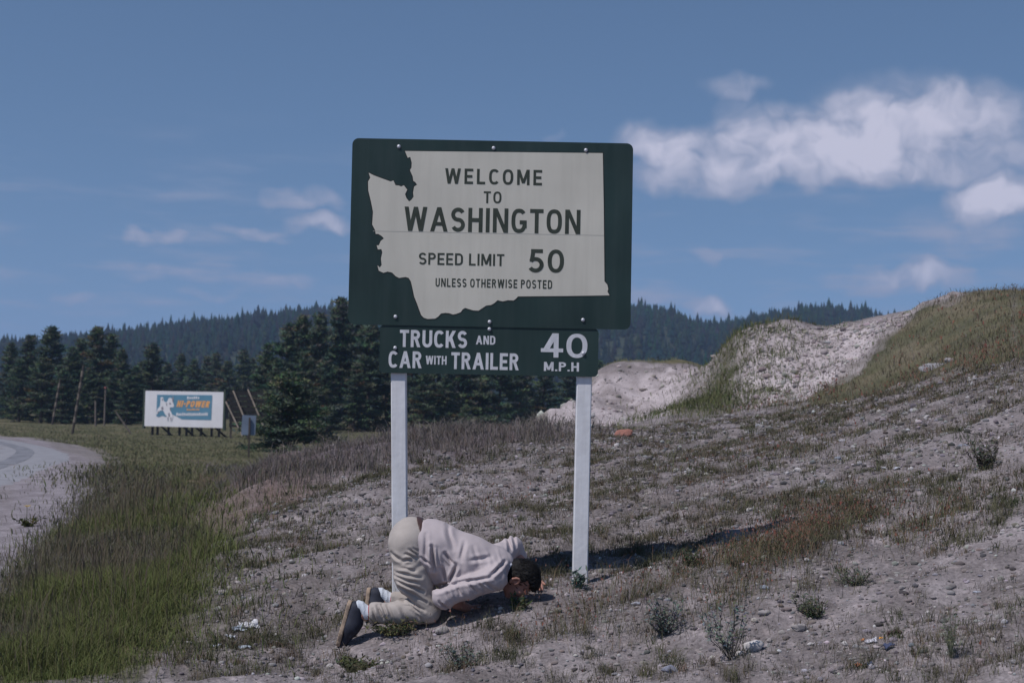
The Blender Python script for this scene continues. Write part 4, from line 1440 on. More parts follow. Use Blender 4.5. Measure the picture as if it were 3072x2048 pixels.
parts = [grass_patch(sample_zone(Z_BANK, 26000, power=.5, soft=.15), .03, .15, .0028, OLIVE + MAUVE[1:2], OLIVE + RUST[:3] + MAUVE[:2], (.3, 1.1)),
         grass_patch(sample_zone(Z_GULLY, 8000, power=.5, soft=.25), .05, .22, .0030, GREEN, GREEN + OLIVE, (.3, 1.1))]
s2 = np.concatenate([sample_zone(Z_PILE2, 90, power=.2), sample_zone(Z_PILE1, 40, power=.2)])
s2 = s2[fbm2(s2[:, 0] * .7, s2[:, 1] * .7, 151, 2) > .5]
parts.append(tufts(s2, 16, 40, .04, .14, .08, .003, OLIVE + GREEN[:2]))
m = merge(parts)
o = link('grass', mesh_data('bank_grass', m[0], m[1], (M_BLADE,), False, m[2]))
tag(o, 'rough green and russet grass on the bank and between the gravel piles', 'grass', kind='stuff')

rr = np.exp(RNG.uniform(math.log(17), math.log(120), 80000)); aa = RNG.uniform(-.42, .12, 80000)
e = np.stack([rr * aa, rr], 1)
vg, pl, sh, pu, ru = zones_at(e[:, 0], e[:, 1])
cx = resample(EDGE, 200)
on_road = np.array([False] * len(e))
on_road = pip(e[:, 0], e[:, 1], np.concatenate([EDGE, [(-220, -40)]]))
e = e[(vg > .5) & (sh < .5) & ~on_road]
m = grass_patch(e, .04, .13, .0034, [(.15, .165, .085), (.17, .165, .10), (.20, .185, .12), (.13, .145, .075)], [(.20, .19, .11), (.17, .175, .095)])
o = link('grass', mesh_data('field_grass', m[0], m[1], (M_BLADE,), False, m[2]))
tag(o, 'low yellow-green meadow grass of the field towards the billboard', 'grass', kind='stuff')


# ------------------------------------------------------------------ stones
def ico(sub):
    bm = bmesh.new()
    bmesh.ops.create_icosphere(bm, subdivisions=sub, radius=1.0)
    V = np.array([v.co[:] for v in bm.verts]); F = np.array([[v.index for v in f.verts] for f in bm.faces])
    bm.free()
    return V, F


ICO1, ICOF1 = ico(1)
ICO3, ICOF3 = ico(3)
N = 24000
p = sample_zone(Z_SLOPE, N, power=1.35)
N1 = len(p)
pp = np.concatenate([sample_zone(Z_PILE1, 5200, power=.2, soft=.05), sample_zone(Z_PILE2, 6000, power=.2, soft=.05)])
p = np.concatenate([p, pp]); N = len(p)
r = np.hypot(p[:, 0], p[:, 1])
sz = np.exp(RNG.normal(math.log(.0072), .55, N)) * np.clip(r / 8.5, .7, 5) ** .75
sz = np.minimum(sz, .022 * np.clip(r / 8.5, .7, 5) ** .75)
sz[N1:] *= RNG.choice([.5, .9, 1.7], N - N1, p=[.62, .32, .06])
sz[N1:N1 + 5200] *= 1.3
sh_ = np.stack([RNG.uniform(.7, 1.4, N), RNG.uniform(.7, 1.4, N), RNG.uniform(.45, .85, N)], 1) * sz[:, None]
a = RNG.uniform(0, 6.28, N)
Vb = ICO1[None] * (1 + RNG.uniform(-.28, .28, (N, 12, 1))) * sh_[:, None]
ca, sa = np.cos(a)[:, None], np.sin(a)[:, None]
V = np.stack([Vb[..., 0] * ca - Vb[..., 1] * sa, Vb[..., 0] * sa + Vb[..., 1] * ca, Vb[..., 2]], -1)
V += np.stack([p[:, 0], p[:, 1], ground_z(p[:, 0], p[:, 1]) + sh_[:, 2] * .25], 1)[:, None]
F = (ICOF1[None] + np.arange(N)[:, None, None] * 12).reshape(-1, 3)
C = pal(N, [(.20, .185, .18), (.27, .25, .255), (.13, .12, .125), (.34, .315, .31), (.22, .19, .175)], jit=.25)
wh = RNG.random(N) < .085
C[wh] = pal(wh.sum(), [(.52, .49, .48), (.45, .43, .44)])
C[N1:] = pal(N - N1, [(.40, .355, .34), (.52, .47, .45), (.27, .24, .23), (.34, .30, .285)])
o = link('gravel', mesh_data('gravel', V.reshape(-1, 3), F, (M_STONE,), False, np.repeat(C, 12, 0)))
tag(o, 'loose grey and pale gravel strewn over slope and piles', 'gravel', kind='stuff')


def rock(name, u, v, w_px, h_px, col, label, cat='rock', group=None, seed=0, flat=.6, sink=.25):
    rng = np.random.default_rng(seed + int(u))
    x, y = hit(u, v)
    s = y / FPX
    w, h = w_px * s, h_px * s
    q = ICO3 * 1.0
    n1 = vn3(q * 1.4 + 10, seed) - .5; n2 = vn3(q * 3.5 + 20, seed + 3) - .5
    q = q * (1 + .55 * n1 + .28 * n2)[:, None]
    for _ in range(7):   # flat broken faces
        nrm = rng.normal(0, 1, 3); nrm /= np.linalg.norm(nrm)
        d = q @ nrm
        q = q - np.outer(np.maximum(0, d - rng.uniform(.55, .85)), nrm)
    q = q * np.array([w / 2, w / 2 * rng.uniform(.6, .9), h / 2]) / np.abs(q).max(0)
    z = float(ground_z([x], [y])[0])
    q[:, 2] += h * (.5 - sink)
    c = np.array(col)[None] * (.8 + .4 * vn3(ICO3 * 5, seed + 7))[:, None]
    o = link(name, mesh_data(name, q, ICOF3, (M_STONE,), False, c), None, (x, y, z), (0, 0, rng.uniform(-.5, .5)))
    tag(o, label, cat, group)
    return o


PALE, BUFF, GREYB = (.55, .52, .51), (.36, .33, .32), (.24, .25, .31)
ROCKS = [
    (2258, 1962, 66, 40, PALE, 'larger white rock at the foot of the bare-stemmed sage plant'),
    (2221, 1972, 32, 22, PALE, 'small white rock touching the larger one under the sage plant'),
    (2400, 1882, 58, 28, BUFF, 'rounded buff rock with a tiny white pebble at its side'),
    (2367, 1886, 13, 11, PALE, 'tiny white pebble at the left end of the rounded buff rock'),
    (2290, 1860, 42, 22, BUFF, 'buff stone just above and left of the rounded buff rock'),
    (2535, 1926, 22, 20, PALE, 'white cube-like stone left of the coloured litter'),
    (2432, 1930, 22, 11, PALE, 'flat white chip below the rounded buff rock'),
    (2310, 1925, 20, 16, BUFF, 'small pale stone right of the sage plant branches'),
    (1325, 1893, 48, 30, BUFF, 'pale rock lying just in front of the kneeling person\'s knee'),
    (2012, 2018, 58, 34, GREYB, 'blue-grey stone cut by the bottom edge, below the sage plants'),
    (2290, 1790, 34, 14, (.38, .41, .46), 'pale bluish stone between red sorrel and sage plant'),
    (1905, 1825, 34, 14, (.40, .40, .44), 'pale bluish stone in the sorrel left of the sage plants'),
    (2117, 1624, 13, 12, PALE, 'white pebble at the right end of the sign\'s shadow'),
    (2004, 1618, 17, 10, PALE, 'white pebble above the middle of the sign\'s shadow'),
    (2706, 1772, 30, 14, BUFF, 'pale stone on bare soil at right below the sorrel belt'),
    (2930, 1752, 30, 8, (.38, .39, .44), 'thin pale slab near the right edge below the sorrel belt'),
    (2390, 1412, 26, 15, PALE, 'white stone on mid slope right of the small sorrel patch'),
    (2362, 1428, 14, 12, PALE, 'small white stone just left below the white stone on mid slope'),
    (2470, 1440, 26, 22, (.33, .34, .40), 'grey-blue stone in the middle of the right slope'),
    (2515, 1380, 22, 16, (.31, .33, .38), 'greyish stone above the grey-blue one on the right slope'),
    (2782, 1250, 26, 15, PALE, 'white stone high on the slope below the broken concrete'),
    (2750, 1272, 18, 16, PALE, 'white stone left below the high white stone'),
    (2890, 1330, 34, 10, (.30, .32, .38), 'bluish flat stone near the right edge, high on the slope'),
    (2745, 1168, 20, 9, PALE, 'flat pale stone below the broken concrete'),
    (2700, 1152, 18, 14, (.40, .38, .40), 'pale stone left of the broken concrete'),
    (1658, 1742, 0, 0, PALE, ''),
    (1622, 1592, 15, 10, PALE, 'white pebble behind the kneeling person\'s head'),
    (668, 1766, 40, 18, BUFF, 'buff stone at the edge of the green verge'),
    (590, 1638, 17, 10, PALE, 'pale pebble where verge and gravel meet, left of two others'),
    (632, 1636, 16, 8, PALE, 'pale pebble where verge and gravel meet, right of another'),
    (1570, 1792, 22, 14, PALE, 'pale stone in the grass right under the person\'s forehead'),
    (1780, 1240, 20, 24, PALE, 'white block stuck in the face of the first gravel pile'),
    (2735, 1940, 22, 15, (.24, .27, .30), 'dark grey-green stone at lower right beyond the litter'),
]
i = 0
for (u, vv, w, h, col, lab) in ROCKS:
    if not w: continue
    i += 1
    rock('rock', u, vv, w, h, col, lab, 'rock', None, i)
rock('brick', 1870, 1304, 64, 34, (.40, .19, .15), 'orange-red broken brick lying right of the right post', 'brick', None, 77, sink=.2)
rock('concrete_slab', 2790, 1118, 70, 30, (.36, .35, .37), 'lower slab of broken concrete on the grassy bank', 'concrete slab', None, 81)
rock('concrete_slab', 2815, 1102, 96, 16, (.42, .40, .42), 'long upper slab of broken concrete on the grassy bank', 'concrete slab', None, 82)
rock('concrete_slab', 2848, 1090, 40, 20, (.44, .41, .42), 'small right-hand lump of broken concrete on the grassy bank', 'concrete slab', None, 83)
G_S = 'fist-sized stones on the slope'
s3 = sample_zone(Z_SLOPE, 150, power=1.0)
s3 = s3[~((((s3[:, 0] + .3) / 1.0) ** 2 + ((s3[:, 1] - 8.45) / .5) ** 2) < 1)][:130]
stone_meshes = []
for k in range(5):
    rng = np.random.default_rng(300 + k)
    q = ICO3[:] * (1 + .6 * (vn3(ICO3 * 1.5 + 30, k) - .5) + .25 * (vn3(ICO3 * 3.6, k + 9) - .5))[:, None]
    for _ in range(6):
        nrm = rng.normal(0, 1, 3); nrm /= np.linalg.norm(nrm)
        q = q - np.outer(np.maximum(0, q @ nrm - rng.uniform(.55, .85)), nrm)
    col = [(.32, .30, .29), (.45, .42, .41), (.27, .26, .27), (.38, .34, .32), (.5, .48, .47)][k]
    stone_meshes.append(mesh_data('stone', q, ICOF3, (M_STONE,), False, np.array(col)[None] * (.8 + .4 * vn3(ICO3 * 5, k))[:, None]))
zz = ground_z(s3[:, 0], s3[:, 1])
for k in range(len(s3)):
    r = math.hypot(*s3[k])
    s = random.uniform(.012, .026) * (r / 9) ** .7
    o = link('stone', stone_meshes[k % 5], None, (s3[k][0], s3[k][1], zz[k] + s * .2), (0, 0, random.uniform(0, 6.28)))
    o.scale = (s * random.uniform(.8, 1.3), s * random.uniform(.7, 1.1), s * random.uniform(.5, .8))
    tag(o, 'small loose stone among the gravel of the slope', 'stone', G_S)


# ------------------------------------------------------------------ single plants
def plant(name, u, v, wid, hgt, label, stems=14, leaf=(.15, .19, .17), stem=(.05, .045, .04), leaf_n=16, leaf_len=.035, seed=1, spread=1.0, bare=.35, thick=.0036):
    rng = random.Random(seed)
    x, y = hit(u, v)
    z = float(ground_z([x], [y])[0])
    s = y / FPX
    W, Hh = wid * s / 2, hgt * s
    root = empty(name, (x, y, z), label, 'plant')
    SV, SF, LV, LC = [], [], [], []
    for i in range(stems):
        az = rng.uniform(0, 6.28)
        out = W * rng.uniform(.35, 1.0) * spread
        top = Vector((math.cos(az) * out, math.sin(az) * out * .8, Hh * rng.uniform(.35, 1.0)))
        mid = top * .5 + Vector((rng.uniform(-.2, .2) * W, rng.uniform(-.2, .2) * W, -.08 * Hh))
        pts = [Vector((0, 0, -.02)), mid * .5, mid, (mid + top) / 2 + Vector((0, 0, .03 * Hh)), top]
        for k in range(4):
            tube(SV, SF, pts[k], pts[k + 1], thick * (1 - k * .2), thick * (1 - (k + 1) * .2), 4)
        for k in range(leaf_n):
            f = bare + (1 - bare) * rng.random()
            j = min(3, int(f * 4)); q = pts[j].lerp(pts[j + 1], f * 4 - j)
            o = Vector((rng.gauss(0, 1), rng.gauss(0, 1), rng.gauss(.5, .6))).normalized()
            sd = o.orthogonal().normalized()
            sd = Matrix.Rotation(rng.uniform(0, 6.28), 3, o) @ sd * leaf_len * .16
            ln = leaf_len * rng.uniform(.6, 1.3)
            c = tuple(k2 * rng.uniform(.75, 1.25) for k2 in leaf)
            LV += [q, q + o * ln * .5 + sd, q + o * ln, q + o * ln * .5 - sd]
            LC += [c] * 4
    link('stems', mesh_data('stems', SV, SF, (mat_basic('stem', stem, .9),)), root)
    LV = np.array([tuple(a) for a in LV])
    link('leaves', mesh_data('leaves', LV, np.arange(len(LV)).reshape(-1, 4), (M_BLADE,), False, np.array(LC)), root)


SAGE = (.19, .215, .20)
plant('sage_plant', 2195, 1985, 250, 175, 'bare-stemmed grey sage plant beside the white rocks at bottom', 15, SAGE, (.065, .06, .055), 26, .028, 3, 1.0, .5)
plant('sage_plant', 1995, 1905, 190, 120, 'leafy grey-blue sage plant left of the bare-stemmed one', 34, (.17, .19, .18), (.08, .075, .07), 26, .024, 4, 1.0, .15)
plant('sage_plant', 1385, 1998, 150, 80, 'low grey-green plant below the kneeling person\'s knee', 30, (.15, .17, .145), (.08, .075, .06), 20, .022, 5, 1.0, .1)
plant('green_weed', 2440, 1838, 150, 70, 'bright green bushy weed above the rounded buff rock', 40, (.125, .135, .09), (.09, .09, .06), 18, .022, 6, 1.0, .1)
plant('green_weed', 2560, 1745, 170, 58, 'pale green low weed right of the sorrel belt', 38, (.15, .16, .12), (.10, .10, .07), 16, .020, 7, 1.0, .1)
plant('green_weed', 1075, 1985, 150, 48, 'dull green weed in front of the person\'s near shoe', 40, (.11, .12, .065), (.07, .08, .04), 20, .030, 8, 1.0, .05)
plant('green_weed', 1180, 1905, 190, 62, 'yellowish green weed growing along the person\'s near shin', 40, (.14, .14, .075), (.08, .08, .05), 18, .028, 9, 1.0, .05)
plant('green_weed', 1735, 1772, 60, 60, 'bluish green weed at the foot of the right white post', 12, (.12, .17, .15), (.07, .09, .07), 12, .045, 10, 1.0, .05)
plant('green_weed', 1555, 1822, 70, 46, 'grassy weed against the kneeling person\'s face', 14, (.11, .125, .07), (.06, .07, .04), 12, .04, 11, 1.0, .05)
plant('grass_stalks', 2855, 1975, 110, 165, 'tall thin grass stalks with reddish base at lower right', 46, (.16, .165, .12), (.15, .165, .11), 2, .022, 12, .6, .6, .0014)
plant('green_weed', 90, 1578, 110, 34, 'small weed with yellow flowers on the road shoulder', 12, (.08, .085, .035), (.06, .06, .03), 14, .06, 13, 1.0, .05)
plant('dark_weed', 2955, 1400, 110, 95, 'dark twiggy weed near the right edge on the upper slope', 30, (.085, .09, .07), (.07, .06, .05), 18, .035, 14, 1.0, .1)
plant('green_weed', 2080, 1700, 90, 60, 'dull weed at the lower edge of the sign\'s shadow', 30, (.10, .11, .07), (.07, .08, .05), 16, .026, 15, 1.0, .05)


# yellow flower heads on the shoulder weed
xf, yf = hit(80, 1560)
zf = float(ground_z([xf], [yf])[0])
rt = empty('yellow_flower', (xf, yf, zf), 'yellow flower on the weed beside the road', 'flower')
V, F = [], []
tube(V, F, (0, 0, -.02), (0, 0, .16), .004, .003, 5)
link('stalk', mesh_data('stalk', V, F, (mat_basic('stalk', (.07, .09, .03), .8),)), rt)
pet = []
for k in range(9):
    a = 2 * math.pi * k / 9
    pet += [(0, 0, .16), (.035 * math.cos(a - .25), .035 * math.sin(a - .25), .175), (.05 * math.cos(a), .05 * math.sin(a), .18), (.035 * math.cos(a + .25), .035 * math.sin(a + .25), .175)]
link('petals', mesh_data('petals', pet, np.arange(len(pet)).reshape(-1, 4), (mat_basic('petal', (.55, .36, .04), .7),)), rt)


# ------------------------------------------------------------------ litter
def scrap(name, u, v, w_px, d_px, col, label, cat='litter', seed=0, yaw=0, crumple=.5, lift=.01, mat=None):
    rng = np.random.default_rng(seed)
    x, y = hit(u, v)
    s = y / FPX
    w, d = w_px * s, d_px * s * 2.6
    n = 9
    gx, gy = np.meshgrid(np.linspace(-.5, .5, n), np.linspace(-.5, .5, n))
    edge = 1 + .22 * (vn2(np.arctan2(gy, gx).ravel() * 2 + 7, np.zeros(n * n), seed).reshape(n, n) - .5)
    px, py = gx * w * edge, gy * d * edge
    c, sn = math.cos(yaw), math.sin(yaw)
    X, Y = px * c - py * sn, px * sn + py * c
    zz = (fbm2(gx.ravel() * 4 + seed, gy.ravel() * 4, seed, 3).reshape(n, n) - .35) * crumple * min(w, d)
    zg = ground_z((x + X).ravel(), (y + Y).ravel()).reshape(n, n)
    z0 = float(ground_z([x], [y])[0])
    V = np.stack([X, Y, zg - z0 + zz + lift], -1).reshape(-1, 3)
    i = np.arange(n - 1)[:, None] * n + np.arange(n - 1)[None]
    F = np.stack([i, i + 1, i + n + 1, i + n], -1).reshape(-1, 4)
    V2 = V - np.array([0, 0, .003])
    Fa = np.concatenate([F, (F + n * n)[:, ::-1]])
    m = mat or mat_basic(name, col, .7, noise=.12, nscale=18)
    o = link(name, mesh_data(name, np.concatenate([V, V2]), Fa, (m,), False), None, (x, y, z0))
    tag(o, label, cat)
    return o


scrap('paper_scrap', 748, 1872, 52, 12, (.62, .61, .64), 'long torn white paper on the gravel beside the verge', 'paper', 1, .55, .8)
scrap('paper_scrap', 716, 1880, 42, 9, (.42, .46, .52), 'bluish torn end of the long white paper', 'paper', 2, .5, .8)
scrap('paper_scrap', 692, 1900, 28, 9, (.56, .58, .64), 'small curled white paper below the long torn one', 'paper', 3, .1, 1.2)
scrap('paper_scrap', 648, 1932, 28, 9, (.50, .52, .60), 'leftmost folded pale paper near the bottom of the verge', 'paper', 4, -.6, .9)
scrap('paper_scrap', 735, 1945, 40, 10, (.38, .42, .47), 'dull bluish paper lowest of the scraps by the verge', 'paper', 5, -.3, .7)
scrap('paper_scrap', 2640, 1412, 36, 5, (.66, .67, .70), 'bright white scrap lying high on the right slope', 'paper', 6, 0, .6)
scrap('paper_scrap', 2690, 1411, 20, 4, (.52, .53, .58), 'small pale scrap right of the bright white one', 'paper', 7, .2, .6)
scrap('candy_wrapper', 2612, 1926, 34, 7, (.58, .57, .62), 'crumpled white wrapper at lower right', 'litter', 8, -.15, .9)
scrap('candy_wrapper', 2643, 1916, 10, 4, (.75, .36, .05), 'bright orange wrapper scrap at lower right', 'litter', 9, -.4, .9)
scrap('candy_wrapper', 2588, 1918, 12, 4, (.42, .18, .07), 'brown-orange scrap left of the white wrapper', 'litter', 10, .2, .9)
scrap('candy_wrapper', 2664, 1948, 34, 8, (.06, .075, .14), 'dark blue crumpled packet below the white wrapper', 'litter', 11, .35, .9, .018)
scrap('candy_wrapper', 2684, 1902, 34, 14, (.075, .045, .045), 'dark brown crumpled bag right of the orange scrap', 'litter', 12, .2, 1.3, .02)
scrap('candy_wrapper', 2602, 2006, 32, 7, (.05, .06, .11), 'dark blue packet near the bottom edge at right', 'litter', 13, .1, .9, .015)
scrap('candy_wrapper', 2575, 2008, 16, 6, (.34, .13, .06), 'orange-brown scrap left of the lowest blue packet', 'litter', 14, .3, .9)

# ------------------------------------------------------------------ haze
def build_haze():
    m = bpy.data.materials.new('haze')
    m.use_nodes = True
    nt = m.node_tree
    nt.nodes.clear()
    out = nd(nt, 'ShaderNodeOutputMaterial')
    vol = nd(nt, 'ShaderNodeVolumePrincipled')
    vol.inputs['Color'].default_value = (.50, .66, 1.0, 1)
    vol.inputs['Density'].default_value = .00026
    vol.inputs['Anisotropy'].default_value = .0
    lk(nt, vol.outputs[0], out.inputs['Volume'])
    o = link('haze', mesh_data('haze', *box(6800, 6800, 170, c=(0, 0, 77)), (m,)))
    tag(o, 'thin blue haze in the air over the valley', 'haze', kind='stuff')


build_haze()

# ------------------------------------------------------------------ the kneeling person
class Vol:
    """A small signed-distance sculptor: smooth unions of tapered limbs, meshed with surface nets."""
    def __init__(self, lo, hi, h):
        self.lo = np.array(lo, float); self.h = h
        self.n = np.ceil((np.array(hi) - self.lo) / h).astype(int) + 1
        self.d = np.full(self.n, .25, np.float32)

    def _sub(self, lo, hi):
        a = np.clip(np.floor((np.array(lo) - self.lo) / self.h).astype(int), 0, self.n - 1)
        b = np.clip(np.ceil((np.array(hi) - self.lo) / self.h).astype(int) + 1, 1, self.n)
        sl = tuple(slice(i, j) for i, j in zip(a, b))
        ax = [self.lo[k] + self.h * np.arange(a[k], b[k]) for k in range(3)]
        X = np.stack(np.meshgrid(*ax, indexing='ij'), -1)
        return sl, X

    def blend(self, sl, d, k):
        o = self.d[sl]
        if k <= 0:
            self.d[sl] = np.minimum(o, d); return
        h = np.clip(.5 + .5 * (o - d) / k, 0, 1)
        self.d[sl] = o * (1 - h) + d * h - k * h * (1 - h)

    def cone(self, a, b, r1, r2, k=.03, flat=None):
        """Tapered limb from a to b; flat = (axis, factor) squeezes distances along an axis."""
        a = np.array(a, float); b = np.array(b, float)
        m = max(r1, r2) * (1.0 if flat is None else max(1.0, 1 / flat[1])) + .09
        sl, X = self._sub(np.minimum(a, b) - m, np.maximum(a, b) + m)
        if X.size == 0: return
        if flat is not None:
            ax = np.array(flat[0], float); ax /= np.linalg.norm(ax)
            c = (a + b) / 2
            X = X + ((X - c) @ ax)[..., None] * ax * (flat[1] - 1)
        ba = b - a; L2 = ba @ ba
        t = np.clip(((X - a) @ ba) / max(L2, 1e-9), 0, 1)
        q = X - a - t[..., None] * ba
        d = np.sqrt((q * q).sum(-1)) - (r1 + (r2 - r1) * t)
        self.blend(sl, d.astype(np.float32), k)

    def ell(self, c, axes, rad, k=.03):
        """Ellipsoid with the given orthonormal axes (rows) and radii."""
        c = np.array(c, float); A = np.array(axes, float); r = np.array(rad, float)
        m = r.max() + .08
        sl, X = self._sub(c - m, c + m)
        q = (X - c) @ A.T
        k0 = np.sqrt(((q / r) ** 2).sum(-1)); k1 = np.sqrt(((q / (r * r)) ** 2).sum(-1)) + 1e-9
        d = k0 * (k0 - 1) / k1
        self.blend(sl, d.astype(np.float32), k)

    def cut(self, p, nrm, soft=0.0):
        """Keep the side against nrm."""
        nrm = np.array(nrm, float); nrm /= np.linalg.norm(nrm)
        sl, X = self._sub(self.lo, self.lo + self.h * self.n)
        pl = ((X - np.array(p)) @ nrm).astype(np.float32)
        self.d = np.maximum(self.d, pl)

    def displace(self, fn, band=.04):
        idx = np.argwhere(np.abs(self.d) < band)
        X = self.lo + self.h * idx
        self.d[tuple(idx.T)] += fn(X).astype(np.float32)

    def mesh(self):
        d = self.d
        inside = d < 0
        nx, ny, nz = d.shape
        cs = np.zeros((nx - 1, ny - 1, nz - 1), np.uint8)
        for i in (0, 1):
            for j in (0, 1):
                for k in (0, 1):
                    cs += inside[i:nx - 1 + i, j:ny - 1 + j, k:nz - 1 + k]
        act = (cs > 0) & (cs < 8)
        cells = np.argwhere(act)
        vid = np.full(act.shape, -1, np.int64); vid[act] = np.arange(len(cells))
        acc = np.zeros((len(cells), 3)); cnt = np.zeros(len(cells))
        corners = [(i, j, k) for i in (0, 1) for j in (0, 1) for k in (0, 1)]
        for a in corners:
            for ax in range(3):
                if a[ax]: continue
                b = list(a); b[ax] = 1
                da = d[tuple((cells + a).T)]; db = d[tuple((cells + b).T)]
                m = (da < 0) != (db < 0)
                t = da[m] / (da[m] - db[m])
                p = cells[m] + np.array(a, float)
                p[:, ax] += t
                acc[m] += p; cnt[m] += 1
        V = self.lo + self.h * (acc / cnt[:, None])
        quads = []
        for ax in range(3):
            o1, o2 = (ax + 1) % 3, (ax + 2) % 3
            s0 = [slice(None)] * 3; s1 = [slice(None)] * 3
            s0[ax] = slice(0, -1); s1[ax] = slice(1, None)
            ch = inside[tuple(s0)] != inside[tuple(s1)]
            e = np.argwhere(ch)
            e = e[(e[:, o1] > 0) & (e[:, o2] > 0) & (e[:, o1] < d.shape[o1] - 1) & (e[:, o2] < d.shape[o2] - 1)]
            q = []
            for (i, j) in ((-1, -1), (0, -1), (0, 0), (-1, 0)):
                c = e.copy(); c[:, o1] += i; c[:, o2] += j
                q.append(vid[tuple(c.T)])
            q = np.stack(q, 1)
            fl = inside[tuple(e.T)]
            q[~fl] = q[~fl][:, ::-1]
            quads.append(q)
        return V, np.concatenate(quads)


def build_person():
    S = P
    org = S(1290, 1875, 8.48)
    org[2] = float(ground_z([org[0]], [org[1]])[0])
    root = empty('person', org, 'person in pale shirt and beige trousers kneeling with face to the ground', 'person')
    LO = S(960, 2000, 8.0); LO[1] = 8.0; HI = S(1700, 1500, 9.1); HI[1] = 9.15
    LO[2] -= .02

    def add(name, vol, mat, parent=root, smooth=True):
        V, F = vol.mesh()
        return link(name, mesh_data(name, V - org, F, (mat,), smooth), parent)

    def creases(X, lines, ylim=8.52):
        f = np.zeros(len(X))
        wob = (vn3(X * 14, 21) - .5) * .014
        for (u0, v0, u1, v1, depth, wid) in lines:
            a, b = S(u0, v0, 8.36)[[0, 2]], S(u1, v1, 8.36)[[0, 2]]
            p = X[:, [0, 2]]
            ba = b - a
            t = np.clip(((p - a) @ ba) / (ba @ ba), 0, 1)
            q = p - a - t[:, None] * ba
            side = (q[:, 0] * ba[1] - q[:, 1] * ba[0]) / np.linalg.norm(ba) + wob
            end = np.sqrt((q ** 2).sum(1))
            d2 = np.where((t > 0) & (t < 1), np.abs(side), end)
            fade = np.sin(np.pi * np.clip(t * .9 + .05, 0, 1)) ** .6
            f += (depth * np.exp(-(d2 / wid) ** 2) - .55 * depth * np.exp(-((d2 - 2.0 * wid) / (wid * 1.1)) ** 2)) * fade
        return np.where(X[:, 1] < ylim, f, f * .15)

    # ---- joints
    hipN, hipF = S(1224, 1640, 8.41), S(1232, 1632, 8.60)
    midN, midF = S(1238, 1732, 8.39), S(1246, 1722, 8.64)
    kneeN, kneeF = S(1284, 1834, 8.38), S(1288, 1812, 8.66)
    ankN, ankF = S(1104, 1838, 8.36), S(1172, 1797, 8.66)
    waist, chest, upper = S(1296, 1643, 8.50), S(1400, 1688, 8.50), S(1462, 1700, 8.50)
    shN, shF = S(1482, 1733, 8.325), S(1492, 1672, 8.655)
    elN, elF = S(1326, 1791, 8.285), S(1536, 1640, 8.82)
    hand_n, wrN = S(1455, 1822, 8.56), S(1405, 1824, 8.50)
    wrF = S(1590, 1728, 8.78)
    neck0, neck1 = S(1490, 1694, 8.50), S(1532, 1722, 8.49)
    cdir = np.array([.955, -.06, .29]); cdir /= np.linalg.norm(cdir)           # towards the crown
    ndir = np.array([.27, -.05, -.96]); ndir -= cdir * (ndir @ cdir); ndir /= np.linalg.norm(ndir)   # the way the face looks
    sdir = np.cross(cdir, ndir)
    if sdir[1] > 0: sdir = -sdir                                                # towards the camera
    HA = np.stack([cdir, ndir, sdir])
    hc = S(1557, 1737, 8.48)
    hp = lambda c, n, s: hc + cdir * c + ndir * n + sdir * s

    # ---- body: one continuous skin
    b = Vol(LO, HI, .0062)
    b.cone(waist, chest, .115, .125, .05); b.cone(chest, upper, .125, .10, .05)
    b.cone(waist, (hipN + hipF) / 2, .115, .12, .05)
    for hp_, m_, k_, a_ in ((hipN, midN, kneeN, ankN), (hipF, midF, kneeF, ankF)):
        b.cone(hp_, m_, .078, .072, .03); b.cone(m_, k_, .072, .052, .03); b.cone(k_, a_, .05, .034, .02)
    footN, footF = S(1062, 1850, 8.36), S(1128, 1812, 8.66)
    b.cone(ankN, footN, .032, .03, .02); b.cone(ankF, footF, .032, .03, .02)
    for s_, e_, w_ in ((shN, elN, wrN), (shF, elF, wrF)):
        b.cone(upper, s_, .09, .055, .04); b.cone(s_, e_, .05, .041, .03); b.cone(e_, w_, .041, .028, .02)
    b.cone(neck0, neck1, .062, .056, .04)
    b.ell(hp(.022, -.006, 0), HA, (.100, .093, .074), .02)
    b.ell(hp(-.045, .038, 0), HA, (.066, .055, .056), .03)       # jaw
    b.ell(hp(-.088, .072, 0), HA, (.020, .022, .024), .02)       # chin
    b.cone(hp(.005, .088, 0), hp(-.028, .112, 0), .010, .015, .012)   # nose
    b.cone(hp(-.060, .091, -.016), hp(-.060, .091, .016), .010, .010, .01)   # lips
    for s in (-1, 1):
        b.ell(hp(.010, .083, .030 * s), HA, (.012, .012, .014), .01)
        b.ell(hp(.024, .086, .030 * s), HA, (.008, .012, .024), .012)      # brow
        b.ell(hp(-.022, .070, .048 * s), HA, (.026, .020, .020), .02)      # cheek
        # ear: rim and lobe
        e0 = hp(-.020, -.002, .076 * s)
        for i in range(7):
            a0 = math.radians(-100 + i * 40); a1 = math.radians(-100 + (i + 1) * 40)
            q = lambda a: e0 + cdir * (.029 * math.cos(a)) + ndir * (-.018 * math.sin(a)) + sdir * s * (.010 + .006 * math.sin(a))
            b.cone(q(a0), q(a1), .0075, .0075, .004)
        b.ell(e0, HA, (.022, .014, .009), .006)
